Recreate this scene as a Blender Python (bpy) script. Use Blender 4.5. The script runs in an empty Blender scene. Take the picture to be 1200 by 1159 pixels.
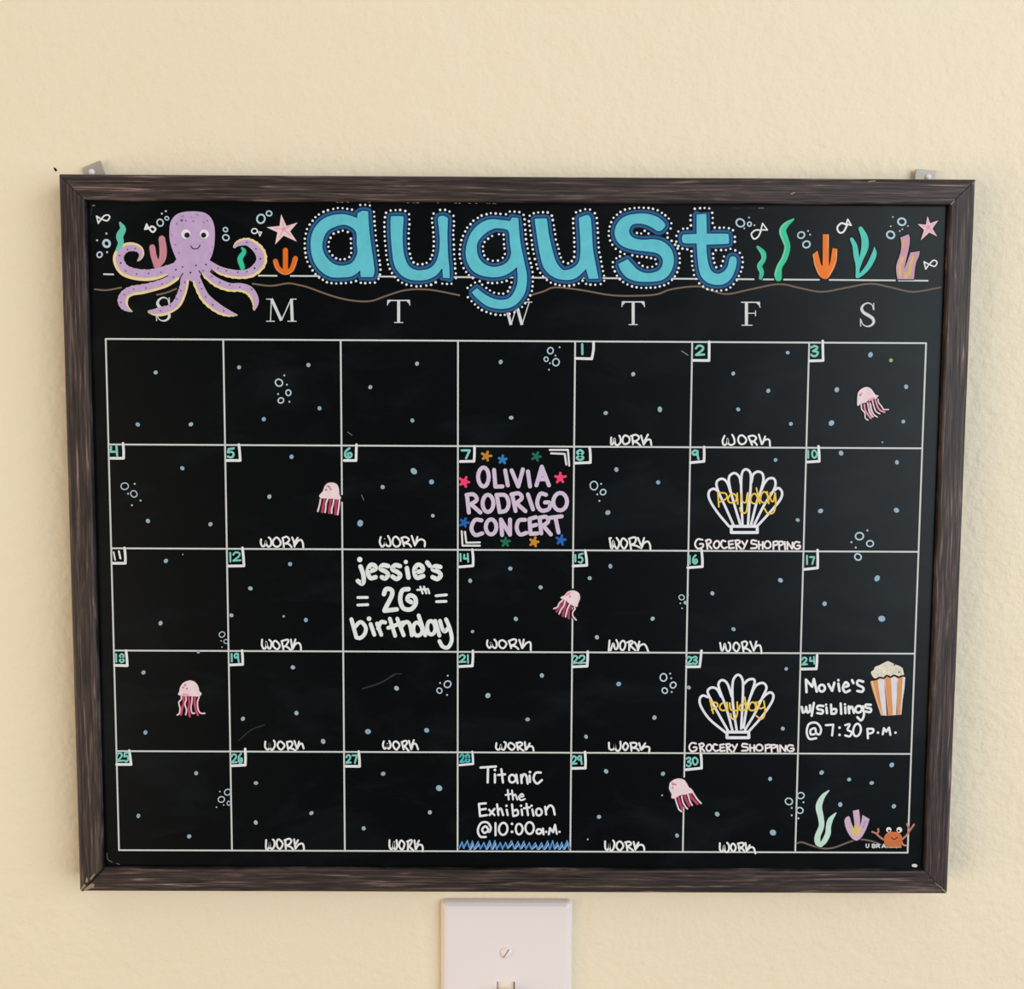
import bpy, bmesh, math, random
import numpy as np
from mathutils import Matrix, Vector
from mathutils.geometry import tessellate_polygon
random.seed(7)
C = bpy.context.scene.collection
SC = bpy.context.scene

# ------------------------------------------------------------------ camera
# the board hangs with its centre BZ above the floor, front face of the frame in the plane y = 0
BZ = 1.46
PITCH, ROLL, YAW = -0.07857872, -0.00403932, -0.00490232
CAM = Vector((-0.0048023, -0.57799878, BZ + 0.07412516))
F = 1200.0                                   # focal length in pixels of the 1200 wide frame
Rx = Matrix.Rotation(PITCH, 3, 'X'); Rz = Matrix.Rotation(ROLL, 3, 'Z').to_3x3()
Ry = Matrix.Rotation(YAW, 3, 'Y')
Rz = Matrix(((math.cos(ROLL), -math.sin(ROLL), 0), (math.sin(ROLL), math.cos(ROLL), 0), (0, 0, 1)))
ROT = Rz @ Rx @ Ry
cam_data = bpy.data.cameras.new('camera'); cam = bpy.data.objects.new('camera', cam_data); C.objects.link(cam)
cam_data.sensor_width = 36; cam_data.sensor_fit = 'HORIZONTAL'; cam_data.lens = 36 * F / 1200
cam_data.clip_start = 0.01; cam_data.clip_end = 50
cx, cy, cz = ROT.col[0], ROT.col[2], -ROT.col[1]
M = Matrix.Identity(4)
for i in range(3):
    M[i][0], M[i][1], M[i][2], M[i][3] = cx[i], cy[i], cz[i], CAM[i]
cam.matrix_world = M
SC.camera = cam

# ------------------------------------------------------------------ world, lights, exposure
SC.view_settings.view_transform = 'Standard'; SC.view_settings.look = 'None'
SC.view_settings.gamma = 1; SC.view_settings.use_curve_mapping = False
SC.view_settings.exposure = 0.16
w = bpy.data.worlds.new('world'); SC.world = w; w.use_nodes = True
w.node_tree.nodes['Background'].inputs[0].default_value = (1.0, 0.97, 0.95, 1)
w.node_tree.nodes['Background'].inputs[1].default_value = 0.10

def area(name, loc, target, size, power, col):
    l = bpy.data.lights.new(name, 'AREA'); l.shape = 'RECTANGLE'; l.size, l.size_y = size
    l.energy = power; l.color = col
    o = bpy.data.objects.new(name, l); C.objects.link(o); o.location = loc
    o.rotation_euler = (Vector(target) - Vector(loc)).to_track_quat('-Z', 'Y').to_euler()
    return o
# daylight through a window to the right, behind the photographer; a warm ceiling lamp; a warm room to the left
area('window_daylight', (2.35, -2.35, 1.80), (0.1, 0, 1.3), (2.9, 2.6), 88, (0.93, 1.0, 1.06))
area('ceiling_lamp', (-0.3, -1.15, 3.5), (0, 0, 1.3), (2.4, 1.6), 10, (1.0, 0.96, 0.90))
area('room_light', (-2.8, -1.9, 0.8), (-0.2, 0, 1.15), (2.8, 2.2), 62, (1.0, 0.785, 0.56))

# ------------------------------------------------------------------ materials
def lin(c):
    return tuple(((v / 255) / 12.92 if v / 255 <= .04045 else (((v / 255) + .055) / 1.055) ** 2.4) for v in c) + (1,)
def mat(name, col, rough=0.6, spec=0.3, metal=0.0):
    m = bpy.data.materials.new(name); m.use_nodes = True
    b = m.node_tree.nodes['Principled BSDF']
    b.inputs['Base Color'].default_value = lin(col); b.inputs['Roughness'].default_value = rough
    b.inputs['Specular IOR Level'].default_value = spec; b.inputs['Metallic'].default_value = metal
    return m
def nodes(m): return m.node_tree.nodes, m.node_tree.links, m.node_tree.nodes['Principled BSDF']

PAINT = {}
def paint(col, var=0.10):
    """chalk-marker paint of one colour with faint streaks in its pigment"""
    k = tuple(col)
    if k in PAINT: return PAINT[k]
    m = mat('chalk_paint_%02x%02x%02x' % k, col, 0.62, 0.22); n, l, b = nodes(m)
    tc = n.new('ShaderNodeTexCoord'); mp = n.new('ShaderNodeMapping'); mp.inputs['Scale'].default_value = (1, 1, 0.6)
    nz = n.new('ShaderNodeTexNoise'); nz.inputs['Scale'].default_value = 260; nz.inputs['Detail'].default_value = 3
    mix = n.new('ShaderNodeMix'); mix.data_type = 'RGBA'
    mix.inputs[6].default_value = lin([v * (1 - var) for v in col]); mix.inputs[7].default_value = lin([min(255, v * (1 + var * .35)) for v in col])
    l.new(tc.outputs['Object'], mp.inputs[0]); l.new(mp.outputs[0], nz.inputs['Vector']); l.new(nz.outputs[0], mix.inputs[0]); l.new(mix.outputs[2], b.inputs['Base Color'])
    PAINT[k] = m
    return m

def wall_material():
    m = mat('cream_wall_paint', (240, 222, 190), 0.55, 0.25); n, l, b = nodes(m)
    tc = n.new('ShaderNodeTexCoord')
    n1 = n.new('ShaderNodeTexNoise'); n1.inputs['Scale'].default_value = 190; n1.inputs['Detail'].default_value = 4; n1.inputs['Roughness'].default_value = .55
    n2 = n.new('ShaderNodeTexNoise'); n2.inputs['Scale'].default_value = 38; n2.inputs['Detail'].default_value = 3
    n3 = n.new('ShaderNodeTexNoise'); n3.inputs['Scale'].default_value = 4; n3.inputs['Detail'].default_value = 2
    a = n.new('ShaderNodeMath'); a.operation = 'MULTIPLY_ADD'; a.inputs[1].default_value = 1.6
    bp = n.new('ShaderNodeBump'); bp.inputs['Strength'].default_value = 0.5; bp.inputs['Distance'].default_value = 0.0018
    mx = n.new('ShaderNodeMix'); mx.data_type = 'RGBA'; mx.inputs[6].default_value = lin((238, 224, 196)); mx.inputs[7].default_value = lin((242, 229, 202))
    for q in (n1, n2, n3): l.new(tc.outputs['Object'], q.inputs['Vector'])
    l.new(n2.outputs[0], a.inputs[0]); l.new(n1.outputs[0], a.inputs[2]); l.new(a.outputs[0], bp.inputs['Height']); l.new(bp.outputs[0], b.inputs['Normal'])
    l.new(n3.outputs[0], mx.inputs[0]); l.new(mx.outputs[2], b.inputs['Base Color'])
    return m

def wood_material(name, along):
    """dark weathered wood foil with its grain running along x or z"""
    m = mat(name, (64, 52, 50), 0.5, 0.35); n, l, b = nodes(m)
    tc = n.new('ShaderNodeTexCoord'); mp = n.new('ShaderNodeMapping')
    mp.inputs['Scale'].default_value = (20, 60, 620) if along == 'x' else (620, 60, 20)
    wv = n.new('ShaderNodeTexNoise'); wv.inputs['Scale'].default_value = 1.0; wv.inputs['Detail'].default_value = 5; wv.inputs['Distortion'].default_value = 0.9; wv.inputs['Roughness'].default_value = .62
    mp2 = n.new('ShaderNodeMapping'); mp2.inputs['Scale'].default_value = (50, 90, 1400) if along == 'x' else (1400, 90, 50)
    n2 = n.new('ShaderNodeTexNoise'); n2.inputs['Scale'].default_value = 1.0; n2.inputs['Detail'].default_value = 4; n2.inputs['Distortion'].default_value = 0.5
    n3 = n.new('ShaderNodeTexNoise'); n3.inputs['Scale'].default_value = 7.0; n3.inputs['Detail'].default_value = 2
    cr = n.new('ShaderNodeValToRGB'); e = cr.color_ramp.elements
    e[0].position = .32; e[0].color = lin((28, 25, 25)); e[1].position = .50; e[1].color = lin((66, 58, 57))
    for p, c in ((.60, (94, 84, 81)), (.70, (164, 150, 144))):
        q = e.new(p); q.color = lin(c)
    cr2 = n.new('ShaderNodeValToRGB'); f = cr2.color_ramp.elements
    f[0].position = .36; f[0].color = (.30, .30, .30, 1); f[1].position = .62; f[1].color = (1, 1, 1, 1)
    mu = n.new('ShaderNodeMix'); mu.data_type = 'RGBA'; mu.blend_type = 'MULTIPLY'; mu.inputs[0].default_value = .85
    tn = n.new('ShaderNodeMix'); tn.data_type = 'RGBA'; tn.inputs[6].default_value = lin((255, 238, 216)); tn.inputs[7].default_value = lin((248, 228, 236))
    m3 = n.new('ShaderNodeMix'); m3.data_type = 'RGBA'; m3.blend_type = 'MULTIPLY'; m3.inputs[0].default_value = 1
    bp = n.new('ShaderNodeBump'); bp.inputs['Strength'].default_value = 0.35; bp.inputs['Distance'].default_value = 0.0004
    l.new(tc.outputs['Object'], mp.inputs[0]); l.new(tc.outputs['Object'], mp2.inputs[0]); l.new(tc.outputs['Object'], n3.inputs['Vector'])
    l.new(mp.outputs[0], wv.inputs['Vector']); l.new(mp2.outputs[0], n2.inputs['Vector'])
    l.new(wv.outputs[0], cr.inputs[0]); l.new(n2.outputs[0], cr2.inputs[0]); l.new(cr.outputs[0], mu.inputs[6]); l.new(cr2.outputs[0], mu.inputs[7])
    l.new(n3.outputs[0], tn.inputs[0]); l.new(mu.outputs[2], m3.inputs[6]); l.new(tn.outputs[2], m3.inputs[7])
    l.new(m3.outputs[2], b.inputs['Base Color']); l.new(n2.outputs[0], bp.inputs['Height']); l.new(bp.outputs[0], b.inputs['Normal'])
    return m

def slate_material():
    m = mat('black_chalkboard', (13, 16, 18), 0.42, 0.19); n, l, b = nodes(m)
    tc = n.new('ShaderNodeTexCoord')
    mp = n.new('ShaderNodeMapping'); mp.inputs['Rotation'].default_value = (0, .5, 0); mp.inputs['Scale'].default_value = (1, 1, 2.2)
    n1 = n.new('ShaderNodeTexNoise'); n1.inputs['Scale'].default_value = 14; n1.inputs['Detail'].default_value = 8; n1.inputs['Roughness'].default_value = .62; n1.inputs['Distortion'].default_value = .8
    cr = n.new('ShaderNodeValToRGB'); e = cr.color_ramp.elements
    e[0].position = .50; e[0].color = lin((3, 5, 7)); e[1].position = .80; e[1].color = lin((18, 24, 27))
    n2 = n.new('ShaderNodeTexNoise'); n2.inputs['Scale'].default_value = 120; n2.inputs['Detail'].default_value = 3
    mr = n.new('ShaderNodeMapRange'); mr.inputs[3].default_value = .28; mr.inputs[4].default_value = .33
    l.new(tc.outputs['Object'], mp.inputs[0]); l.new(mp.outputs[0], n1.inputs['Vector']); l.new(n1.outputs[0], cr.inputs[0]); l.new(cr.outputs[0], b.inputs['Base Color'])
    b.inputs['Specular Tint'].default_value = (.88, .96, 1, 1)
    l.new(tc.outputs['Object'], n2.inputs['Vector']); l.new(n2.outputs[0], mr.inputs[0]); l.new(mr.outputs[0], b.inputs['Roughness'])
    return m

M_WALL = wall_material(); M_WX = wood_material('dark_wood_grain_across', 'x'); M_WZ = wood_material('dark_wood_grain_upright', 'z'); M_SLATE = slate_material()
def plastic_material():
    m = mat('white_switch_plastic', (240, 230, 228), 0.32, 0.45); n, l, b = nodes(m)
    tc = n.new('ShaderNodeTexCoord'); z = n.new('ShaderNodeTexNoise'); z.inputs['Scale'].default_value = 900
    bp = n.new('ShaderNodeBump'); bp.inputs['Strength'].default_value = .05; bp.inputs['Distance'].default_value = .0002
    l.new(tc.outputs['Object'], z.inputs['Vector']); l.new(z.outputs[0], bp.inputs['Height']); l.new(bp.outputs[0], b.inputs['Normal']); return m
M_PL = plastic_material()
def metal_material():
    m = mat('brushed_steel', (176, 170, 160), 0.5, 0.3, 0.2); n, l, b = nodes(m)
    tc = n.new('ShaderNodeTexCoord'); mp = n.new('ShaderNodeMapping'); mp.inputs['Scale'].default_value = (40, 40, 900)
    z = n.new('ShaderNodeTexNoise'); mr = n.new('ShaderNodeMapRange'); mr.inputs[3].default_value = .28; mr.inputs[4].default_value = .5
    l.new(tc.outputs['Object'], mp.inputs[0]); l.new(mp.outputs[0], z.inputs['Vector']); l.new(z.outputs[0], mr.inputs[0]); l.new(mr.outputs[0], b.inputs['Roughness']); return m
M_ST = metal_material()
M_SCREW = mat('white_painted_screw', (236, 230, 226), .35, .5)
M_DARK = mat('dark_gap', (22, 17, 14), .8, .1)
M_CHIP = mat('chipped_raw_fibreboard', (150, 132, 108), .8, .1)

# ------------------------------------------------------------------ object helpers
def link(name, me, m, parent=None, label=None):
    o = bpy.data.objects.new(name, me); C.objects.link(o)
    if m: me.materials.append(m)
    if parent: o.parent = parent
    if label: o['label'] = label
    return o
def obj(name, bm, m, parent=None, label=None, smooth=False):
    bmesh.ops.recalc_face_normals(bm, faces=bm.faces)
    me = bpy.data.meshes.new(name); bm.to_mesh(me); bm.free()
    if smooth:
        for p in me.polygons: p.use_smooth = True
    return link(name, me, m, parent, label)
def thing(name, label, cat, loc, group=None):
    o = bpy.data.objects.new(name, None); C.objects.link(o); o.location = loc; o.empty_display_size = .02
    o['label'] = label; o['category'] = cat
    if group: o['group'] = group
    return o
def ray(px, py, y):
    d = ROT @ Vector(((px - 600) / F, 1, -(py - 579.5) / F))
    return CAM + d * ((y - CAM.y) / d.y)

# ------------------------------------------------------------------ the wall
WALL_Y = 0.022
bm = bmesh.new(); bmesh.ops.create_cube(bm, size=1)
for v in bm.verts: v.co = Vector((v.co.x * 6, v.co.y * .1 + WALL_Y + .05, v.co.z * 2.7 + 1.35))
wall = obj('wall_back', bm, M_WALL); wall['kind'] = 'structure'

# ------------------------------------------------------------------ the framed chalkboard
HW, HH, RAIL = 0.254, 0.2052, 0.0142          # half width, half height, rail width
BACK, SURF = 0.0165, 0.0034                   # back of the frame, depth of the writing surface
board = thing('chalkboard_calendar', 'black august calendar chalkboard in a dark brown wood frame hung on the cream wall', 'chalkboard', (0, 0, BZ - HH))
OFF = Vector((0, 0, BZ - HH))
PROF = [(0, BACK), (0, .0022), (.0006, .0008), (.0017, .0001), (.0023, 0), (RAIL - .0012, 0), (RAIL - .0003, .0004), (RAIL, .0012), (RAIL, SURF + .003), (RAIL - .004, BACK)]
def rail(side, m):
    bm = bmesh.new(); hw, hh = HW, HH
    rings = []
    for s in (-1, 1):
        ring = []
        for u, y in PROF:
            g = .00022                         # hairline joint of the mitre
            a, b = hw - u, hh - u
            if side == 'top': p = (s * (a - g), y, b)
            if side == 'bottom': p = (s * (a - g), y, -b)
            if side == 'left': p = (-a, y, s * (b - g))
            if side == 'right': p = (a, y, s * (b - g))
            ring.append(bm.verts.new(Vector(p) + Vector((0, 0, BZ)) - OFF))
        rings.append(ring)
    n = len(PROF)
    for i in range(n): bm.faces.new((rings[0][i], rings[0][(i + 1) % n], rings[1][(i + 1) % n], rings[1][i]))
    bm.faces.new(rings[0]); bm.faces.new(rings[1])
    return obj('frame_rail', bm, m, board)
rail('top', M_WX); rail('bottom', M_WX); rail('left', M_WZ); rail('right', M_WZ)
bm = bmesh.new(); bmesh.ops.create_cube(bm, size=1)
for v in bm.verts: v.co = Vector((v.co.x * 2 * (HW - RAIL + .0035), SURF + .0015 + v.co.y * .003, v.co.z * 2 * (HH - RAIL + .0035))) + Vector((0, 0, BZ)) - OFF
for v in bm.verts: v.co.x *= (HW - RAIL) / (HW - RAIL + .0035); 
surface = obj('writing_surface', bm, M_SLATE, board, 'black writing surface')

# ------------------------------------------------------------------ drawing on the board
def smooth(pts, closed=False, step=4):
    P = [np.array(p, float) for p in pts]; n = len(P)
    if n < 3: return [tuple(p) for p in P]
    out = []
    segs = n if closed else n - 1
    for i in range(segs):
        p1, p2 = P[i], P[(i + 1) % n]
        p0 = P[(i - 1) % n] if (closed or i > 0) else 2 * p1 - p2
        p3 = P[(i + 2) % n] if (closed or i < n - 2) else 2 * p2 - p1
        for k in range(step):
            t = k / step
            if closed and n == 4:              # round oval through four points
                m1, m2 = (p2 - p0) * .80, (p3 - p1) * .80
                out.append(tuple((2*t**3 - 3*t**2 + 1) * p1 + (t**3 - 2*t**2 + t) * m1 + (-2*t**3 + 3*t**2) * p2 + (t**3 - t**2) * m2)); continue
            out.append(tuple(0.5 * ((2 * p1) + (-p0 + p2) * t + (2 * p0 - 5 * p1 + 4 * p2 - p3) * t * t + (-p0 + 3 * p1 - 3 * p2 + p3) * t ** 3)))
    if not closed: out.append(tuple(P[-1]))
    return out
def outline(pts, step=4):
    """closed curve; points given with a third element are sharp corners"""
    n = len(pts); cs = [i for i, p in enumerate(pts) if len(p) > 2]
    if not cs: return smooth([p[:2] for p in pts], True, step)
    out = []
    for a, i in enumerate(cs):
        j = cs[(a + 1) % len(cs)]
        if j <= i: j += n
        seg = [pts[k % n][:2] for k in range(i, j + 1)]
        out += (smooth(seg, False, step) if len(seg) > 2 else seg)[:-1]
    return out

class Art:
    """flat marks lying on the writing surface; layer sets which paint lies over which"""
    def __init__(s, layer=2): s.v = []; s.f = []; s.h = layer * .00004
    def _add(s, pts, faces):
        b = len(s.v); s.v += [(p[0], p[1], s.h) for p in pts]; s.f += [tuple(b + i for i in f) for f in faces]; s.h += 2e-7
    def disc(s, x, y, r, ry=None, rot=0, n=None):
        ry = ry or r; n = n or (10 if r < 2 else 18 if r < 6 else 32); c, q = math.cos(rot), math.sin(rot)
        P = []
        for k in range(n):
            a = 2 * math.pi * k / n; u, v = r * math.cos(a), ry * math.sin(a); P.append((x + u * c - v * q, y + u * q + v * c))
        s._add(P, [tuple(range(n))])
    def ring(s, x, y, r, w, ry=None):
        ry = ry or r; n = 22; P = []
        for k in range(n):
            a = 2 * math.pi * k / n; wob = 1 + .06 * math.sin(2 * a + x)
            for d in (-w / 2, w / 2): P.append((x + (r * wob + d) * math.cos(a), y + (ry * wob + d) * math.sin(a)))
        s._add(P, [(2 * k, 2 * k + 1, (2 * k + 3) % (2 * n), (2 * k + 2) % (2 * n)) for k in range(n)])
    def ribbon(s, pts, w, closed=False, cap=True, shift=0, wob=0):
        W = w if hasattr(w, '__len__') else [w] * len(pts)
        P = [np.array(p[:2], float) for p in pts]; n = len(P); V = []
        for i in range(n):
            a = P[i - 1] if (i > 0 or closed) else P[i]; b = P[(i + 1) % n] if (i < n - 1 or closed) else P[i]
            t = b - a; t = t / (np.hypot(*t) + 1e-9); nr = np.array((-t[1], t[0])); h = W[i] / 2
            k = wob * (math.sin(i * 1.9) + .6 * math.sin(i * 3.1 + 1)) if wob else 0
            V.append(tuple(P[i] + nr * (h + shift * W[i] + max(k, -h)))); V.append(tuple(P[i] - nr * (h - shift * W[i])))
        m = n if closed else n - 1
        s._add(V, [(2 * i, 2 * i + 1, (2 * i + 3) % (2 * n), (2 * i + 2) % (2 * n)) for i in range(m)])
        if cap and not closed:
            for i in (0, n - 1):
                if W[i] > .3: s.disc(P[i][0], P[i][1], W[i] / 2, n=10)
    def stroke(s, pts, w, sharp=False, closed=False):
        if sharp or len(pts) < 3:
            q = list(pts) + ([pts[0]] if closed else [])
            for a, b in zip(q, q[1:]): s.ribbon([a, b], w)
        else: s.ribbon(smooth(pts, closed), w, closed)
    def fill(s, rings):
        P = [p for r in rings for p in r]
        tr = tessellate_polygon([[Vector((p[0], p[1], 0)) for p in r] for r in rings]); s._add(P, tr)
    def script(s, x0, y0, k, w, text, sx=1, sy=1):
        """strokes read off at k times enlargement from (x0, y0); '!' straight, 'z' closed, 'o' dot, '@' ring"""
        T = lambda p: (x0 + p[0] * sx / k, y0 + p[1] * sy / k)
        for st in text.split(';'):
            st = st.strip()
            if not st: continue
            sharp = st[0] == '!'; closed = st[-1] == 'z'; st = st.strip('!z ')
            if st[0] == 'o':
                for q in st[1:].split():
                    v = [float(z) for z in q.split(',')]; X = T(v); s.disc(X[0], X[1], (v[2] if len(v) > 2 else w * .6) / k)
                continue
            pts = [T([float(z) for z in q.split(',')]) for q in st.split()]
            s.stroke(pts, w / k, sharp, closed)
    def make(s, name, col, parent=None, label=None, stuff=False):
        V = []
        for x, y, h in s.v:
            p = ray(x, y, SURF) - OFF; V.append((p.x, SURF - h, p.z))
        me = bpy.data.meshes.new(name)
        Fs = []
        for f in s.f:
            a = sum(V[f[i]][0] * V[f[(i + 1) % len(f)]][2] - V[f[(i + 1) % len(f)]][0] * V[f[i]][2] for i in range(len(f)))
            Fs.append(f if a > 0 else tuple(reversed(f)))
        me.from_pydata(V, [], Fs)
        o = link(name, me, col if not isinstance(col, tuple) else paint(col), parent or board, label)
        if stuff: o['kind'] = 'stuff'
        return o
def pts(text, x0, y0, k):
    out = []
    for q in text.split():
        c = q.endswith('c'); a, b = q.strip('c').split(','); p = (x0 + float(a) / k, y0 + float(b) / k); out.append(p + ((1,) if c else ()))
    return out
WHITE, GREY, TEAL, SKY = (234, 236, 238), (206, 210, 208), (128, 206, 196), (160, 192, 206)

# printed grid: 7 columns, 5 rows, in board coordinates
GX0, GX1, GZ1, GZ0 = -0.2312, 0.2306, 0.1150, -0.1813
def bar(name, x0, z0, x1, z1, w, m):
    h = w / 2; dx, dz = x1 - x0, z1 - z0; L = math.hypot(dx, dz); nx, nz = -dz / L * h, dx / L * h; y = SURF - .00002 - (.000004 if abs(dx) > abs(dz) else 0)
    c = Vector((0, 0, BZ)) - OFF
    P = [(x0 + nx, y, z0 + nz), (x1 + nx, y, z1 + nz), (x1 - nx, y, z1 - nz), (x0 - nx, y, z0 - nz)]
    me = bpy.data.meshes.new(name); me.from_pydata([tuple(Vector(p) + c) for p in P], [], [(0, 3, 2, 1)]); return link(name, me, m, board)
M_GRID = paint(GREY, .04)
for i in range(8):
    x = GX0 + (GX1 - GX0) * i / 7
    if i == 2:   # rubbed away beside the jellyfish
        z = lambda py: ray(399.6, py, SURF).z - BZ
        bar('grid_line', x, GZ1, x, z(580), .00095, M_GRID); bar('grid_line', x, z(588), x, GZ0, .00095, M_GRID)
    elif i == 4:
        z = lambda py: ray(669, py, SURF).z - BZ
        bar('grid_line', x, GZ1, x, z(689.5), .00095, M_GRID); bar('grid_line', x, z(705), x, GZ0, .00095, M_GRID)
    elif i == 5:
        z = lambda py: ray(800, py, SURF).z - BZ
        bar('grid_line', x, GZ1, x, z(911), .00095, M_GRID); bar('grid_line', x, z(938), x, GZ0, .00095, M_GRID)
    else: bar('grid_line', x, GZ1, x, GZ0, .00095, M_GRID)
for j in range(6):
    z = GZ1 + (GZ0 - GZ1) * j / 5; bar('grid_line', GX0 - .0004, z, GX1 + .0004, z, .00095, M_GRID)
a = Art(1)
for s0, s1 in (((121, 321.3), (133.5, 321.6)), ((302.5, 323), (325, 323.2)), ((340, 323.3), (884, 327.3)), ((889, 327.4), (907, 327.5)), ((918, 327.6), (960.5, 327.9)), ((971.5, 328), (1049.5, 328.6)), ((1052.5, 328.7), (1088, 329))): a.ribbon([s0, s1], 1.9, cap=False)
a.make('title_baseline', GREY)

# weekday letters, book serif
def serif(ch, x0, y0, x1, y1):
    a = Art(1); W, H = x1 - x0, y1 - y0
    def L(p, q, w): a.ribbon([(x0 + p[0] * W, y0 + p[1] * H), (x0 + q[0] * W, y0 + q[1] * H)], w, cap=False)
    hl, st = 1.1, 3.5
    e = .02
    if ch == 'T':
        L((.5, .02), (.5, .98), st); L((0, .03), (1, .03), hl * 1.3); L((.02, .0), (.0, .24), hl); L((.98, .0), (1, .24), hl); L((.3, .98), (.7, .98), hl)
        a.fill([[(x0, y0), (x0 + .2 * W, y0), (x0 + .01 * W, y0 + .2 * H)]]); a.fill([[(x1, y0), (x1 - .2 * W, y0), (x1 - .01 * W, y0 + .2 * H)]])
    if ch == 'F':
        L((.28, .02), (.28, .98), st * 1.05); L((0, .02), (.95, .02), hl * 1.2); L((.95, 0), (1, .25), hl); L((.28, .48), (.75, .48), hl); L((.76, .36), (.76, .6), hl); L((.02, .98), (.6, .98), hl)
        a.fill([[(x1, y0), (x1 - .28 * W, y0), (x1, y0 + .2 * H)]])
    if ch == 'M':
        L((.17, .02), (.14, .98), hl * 1.1); L((.17, 0), (.5, .95), st); L((.5, .95), (.82, .02), hl * 1.2); L((.83, .02), (.86, .98), st)
        L((0, .02), (.2, .02), hl); L((.8, .02), (1, .02), hl); L((0, .98), (.28, .98), hl); L((.7, .98), (1, .98), hl)
    if ch == 'W':
        L((.12, .02), (.32, .99), st); L((.32, .99), (.54, .05), hl * 1.1); L((.48, .02), (.68, .99), st); L((.68, .99), (.92, .02), hl * 1.1)
        L((0, .02), (.24, .02), hl); L((.36, .02), (.62, .02), hl); L((.8, .02), (1.02, .02), hl)
    if ch == 'S':
        P = [(.86, .28), (.78, .1), (.52, .02), (.24, .1), (.12, .26), (.26, .42), (.55, .53), (.82, .66), (.88, .82), (.7, .95), (.45, .98), (.2, .9), (.06, .7)]
        Wd = [1, 1.1, 1.6, 2.2, 3.2, 3.6, 3.9, 3.6, 3.1, 2.2, 1.5, 1.1, 1]
        Q = smooth([(x0 + p[0] * W, y0 + p[1] * H, w) for p, w in zip(P, Wd)])
        a.ribbon([q[:2] for q in Q], [q[2] for q in Q]); L((.88, .02), (.89, .32), hl); L((.04, .66), (.06, .99), hl)
    a.make('weekday_letter', (214, 219, 220))
for ch, b in (('S', (182.5, 348, 200.5, 376.5)), ('M', (312, 350, 347.5, 377)), ('T', (454, 351.3, 480.3, 378.5)), ('W', (587.5, 353.5, 623, 381)), ('T', (728.8, 353, 755.2, 381)), ('F', (868.5, 353.7, 890.7, 381.7)), ('S', (1007.5, 354.5, 1026, 383))): serif(ch, *b)

# brown sea floor lines
a = Art(1)
for seg in ('111,339 125,340 142,337', '184,345.5 195,343 206.7,338.3', '296,332.5 317.5,335 337.5,332 350,334 361,336.7 386.7,346 410,351.8 433.3,353 452,347 475.3,340 503.3,339.5 538.3,346',
            '622,346 637.3,341.3 651,336.7 681.7,340 716.7,346 749.3,346.5 770.3,344.8 786.7,339 817,335.5 833.3,340.2 852,344.6 880,339 912.5,333 937.5,337.5 962.5,342 990,337.5 1020,332.5 1045,337 1070,342 1102.5,336.8'):
    a.stroke([p[:2] for p in pts(seg, 0, 0, 1)], 2.0)
a.make('sea_floor_line', (118, 100, 84), label='brown wavy sea floor line under the month name')
a = Art(1); a.stroke([p[:2] for p in pts('65,850 110,840 200,870 300,895 400,885 520,840 620,815 740,835 800,860', 925, 875, 7.5)], 2.0)
a.make('sea_floor_line', (112, 98, 90), label='brown wavy sea floor line in the last calendar box')

# ------------------------------------------------------------------ month name
LET = {
 'a': ((350, 235, 11.59), '795,240c 700,205 580,185 440,205 320,260 220,370 170,500 165,640 190,780 250,900 340,990 450,1042 620,1045 720,1030 790,990 835,950c 845,1040c 1010,1040c 1030,940 990,640 960,400 945,150c 870,140 800,175c',
       '600,330 680,345 750,390 785,450 790,600 795,720 740,830 660,875 560,885 460,850 370,760 325,650 335,530 390,420 490,360'),
 'u': ((445, 235, 11.59), '150,240 170,215 300,215 325,240 315,400 315,600 335,750 390,880 480,940 580,945 680,920 760,840 805,700 815,550 805,400 790,250 820,215 870,210 925,240 925,300 920,500 930,760 945,900 950,1055c 860,1050c 850,920c 760,1020 640,1075 500,1085 370,1060 260,980 190,840 160,600 148,400', None),
 'g': ((530, 235, 8.28), '560,200c 480,190 360,185 260,230 180,320 135,450 135,560 180,660 260,720 380,745 480,735 560,700 628,645c 635,740 625,830 580,920 520,960 430,960 330,920 240,850c 190,890c 230,940 330,1020 440,1050 560,1040 650,980 710,880 725,740 700,600 660,400 640,170c 580,165c',
       '450,270 520,280 550,310 560,420 570,520 540,590 480,630 400,645 320,620 260,560 240,480 250,400 320,320 400,275'),
 'U': ((615, 235, 11.59), '137,275 150,250 280,245 302,270 325,450 370,650 420,820 500,930 570,945 660,910 730,840 755,700 750,500 733,235c 850,197 895,235c 910,400 925,650 960,850 1000,1060c 870,1065c 830,930c 760,1000 680,1060 560,1080 420,1055 310,980 240,870 190,650 160,450', None),
 's': ((705, 235, 10.54), '785,310 760,260 680,200 560,165 420,165 280,200 190,290 160,400 190,500 270,570 400,610 560,630 680,650 740,700 755,770 720,850 640,890 540,895 450,860 380,790 320,725c 205,785c 240,870 310,950 420,995 560,1005 720,990 820,930 880,820 890,700 850,590 760,510 650,480 500,485 400,465 350,420 340,360 380,300 460,285 560,305 640,345 695,378 745,365', None),
 't': ((785, 235, 10.54), '330,175c 450,165c 455,410c 700,412 725,440 727,515 700,535 450,545c 460,700 490,830 540,890 600,905 660,880 710,820 740,710 780,690 820,715 820,800 780,920 720,1000 640,1040 520,1035 430,990 370,900 345,750 330,530c 180,527 150,490 155,435 190,420 330,415c', None)}
def dense(r, d=.5):
    out = []
    for i in range(len(r)):
        a_, b_ = np.array(r[i]), np.array(r[(i + 1) % len(r)]); n = max(1, int(np.hypot(*(b_ - a_)) / d))
        for k in range(n): out.append(a_ + (b_ - a_) * k / n)
    return np.array(out)
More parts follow.
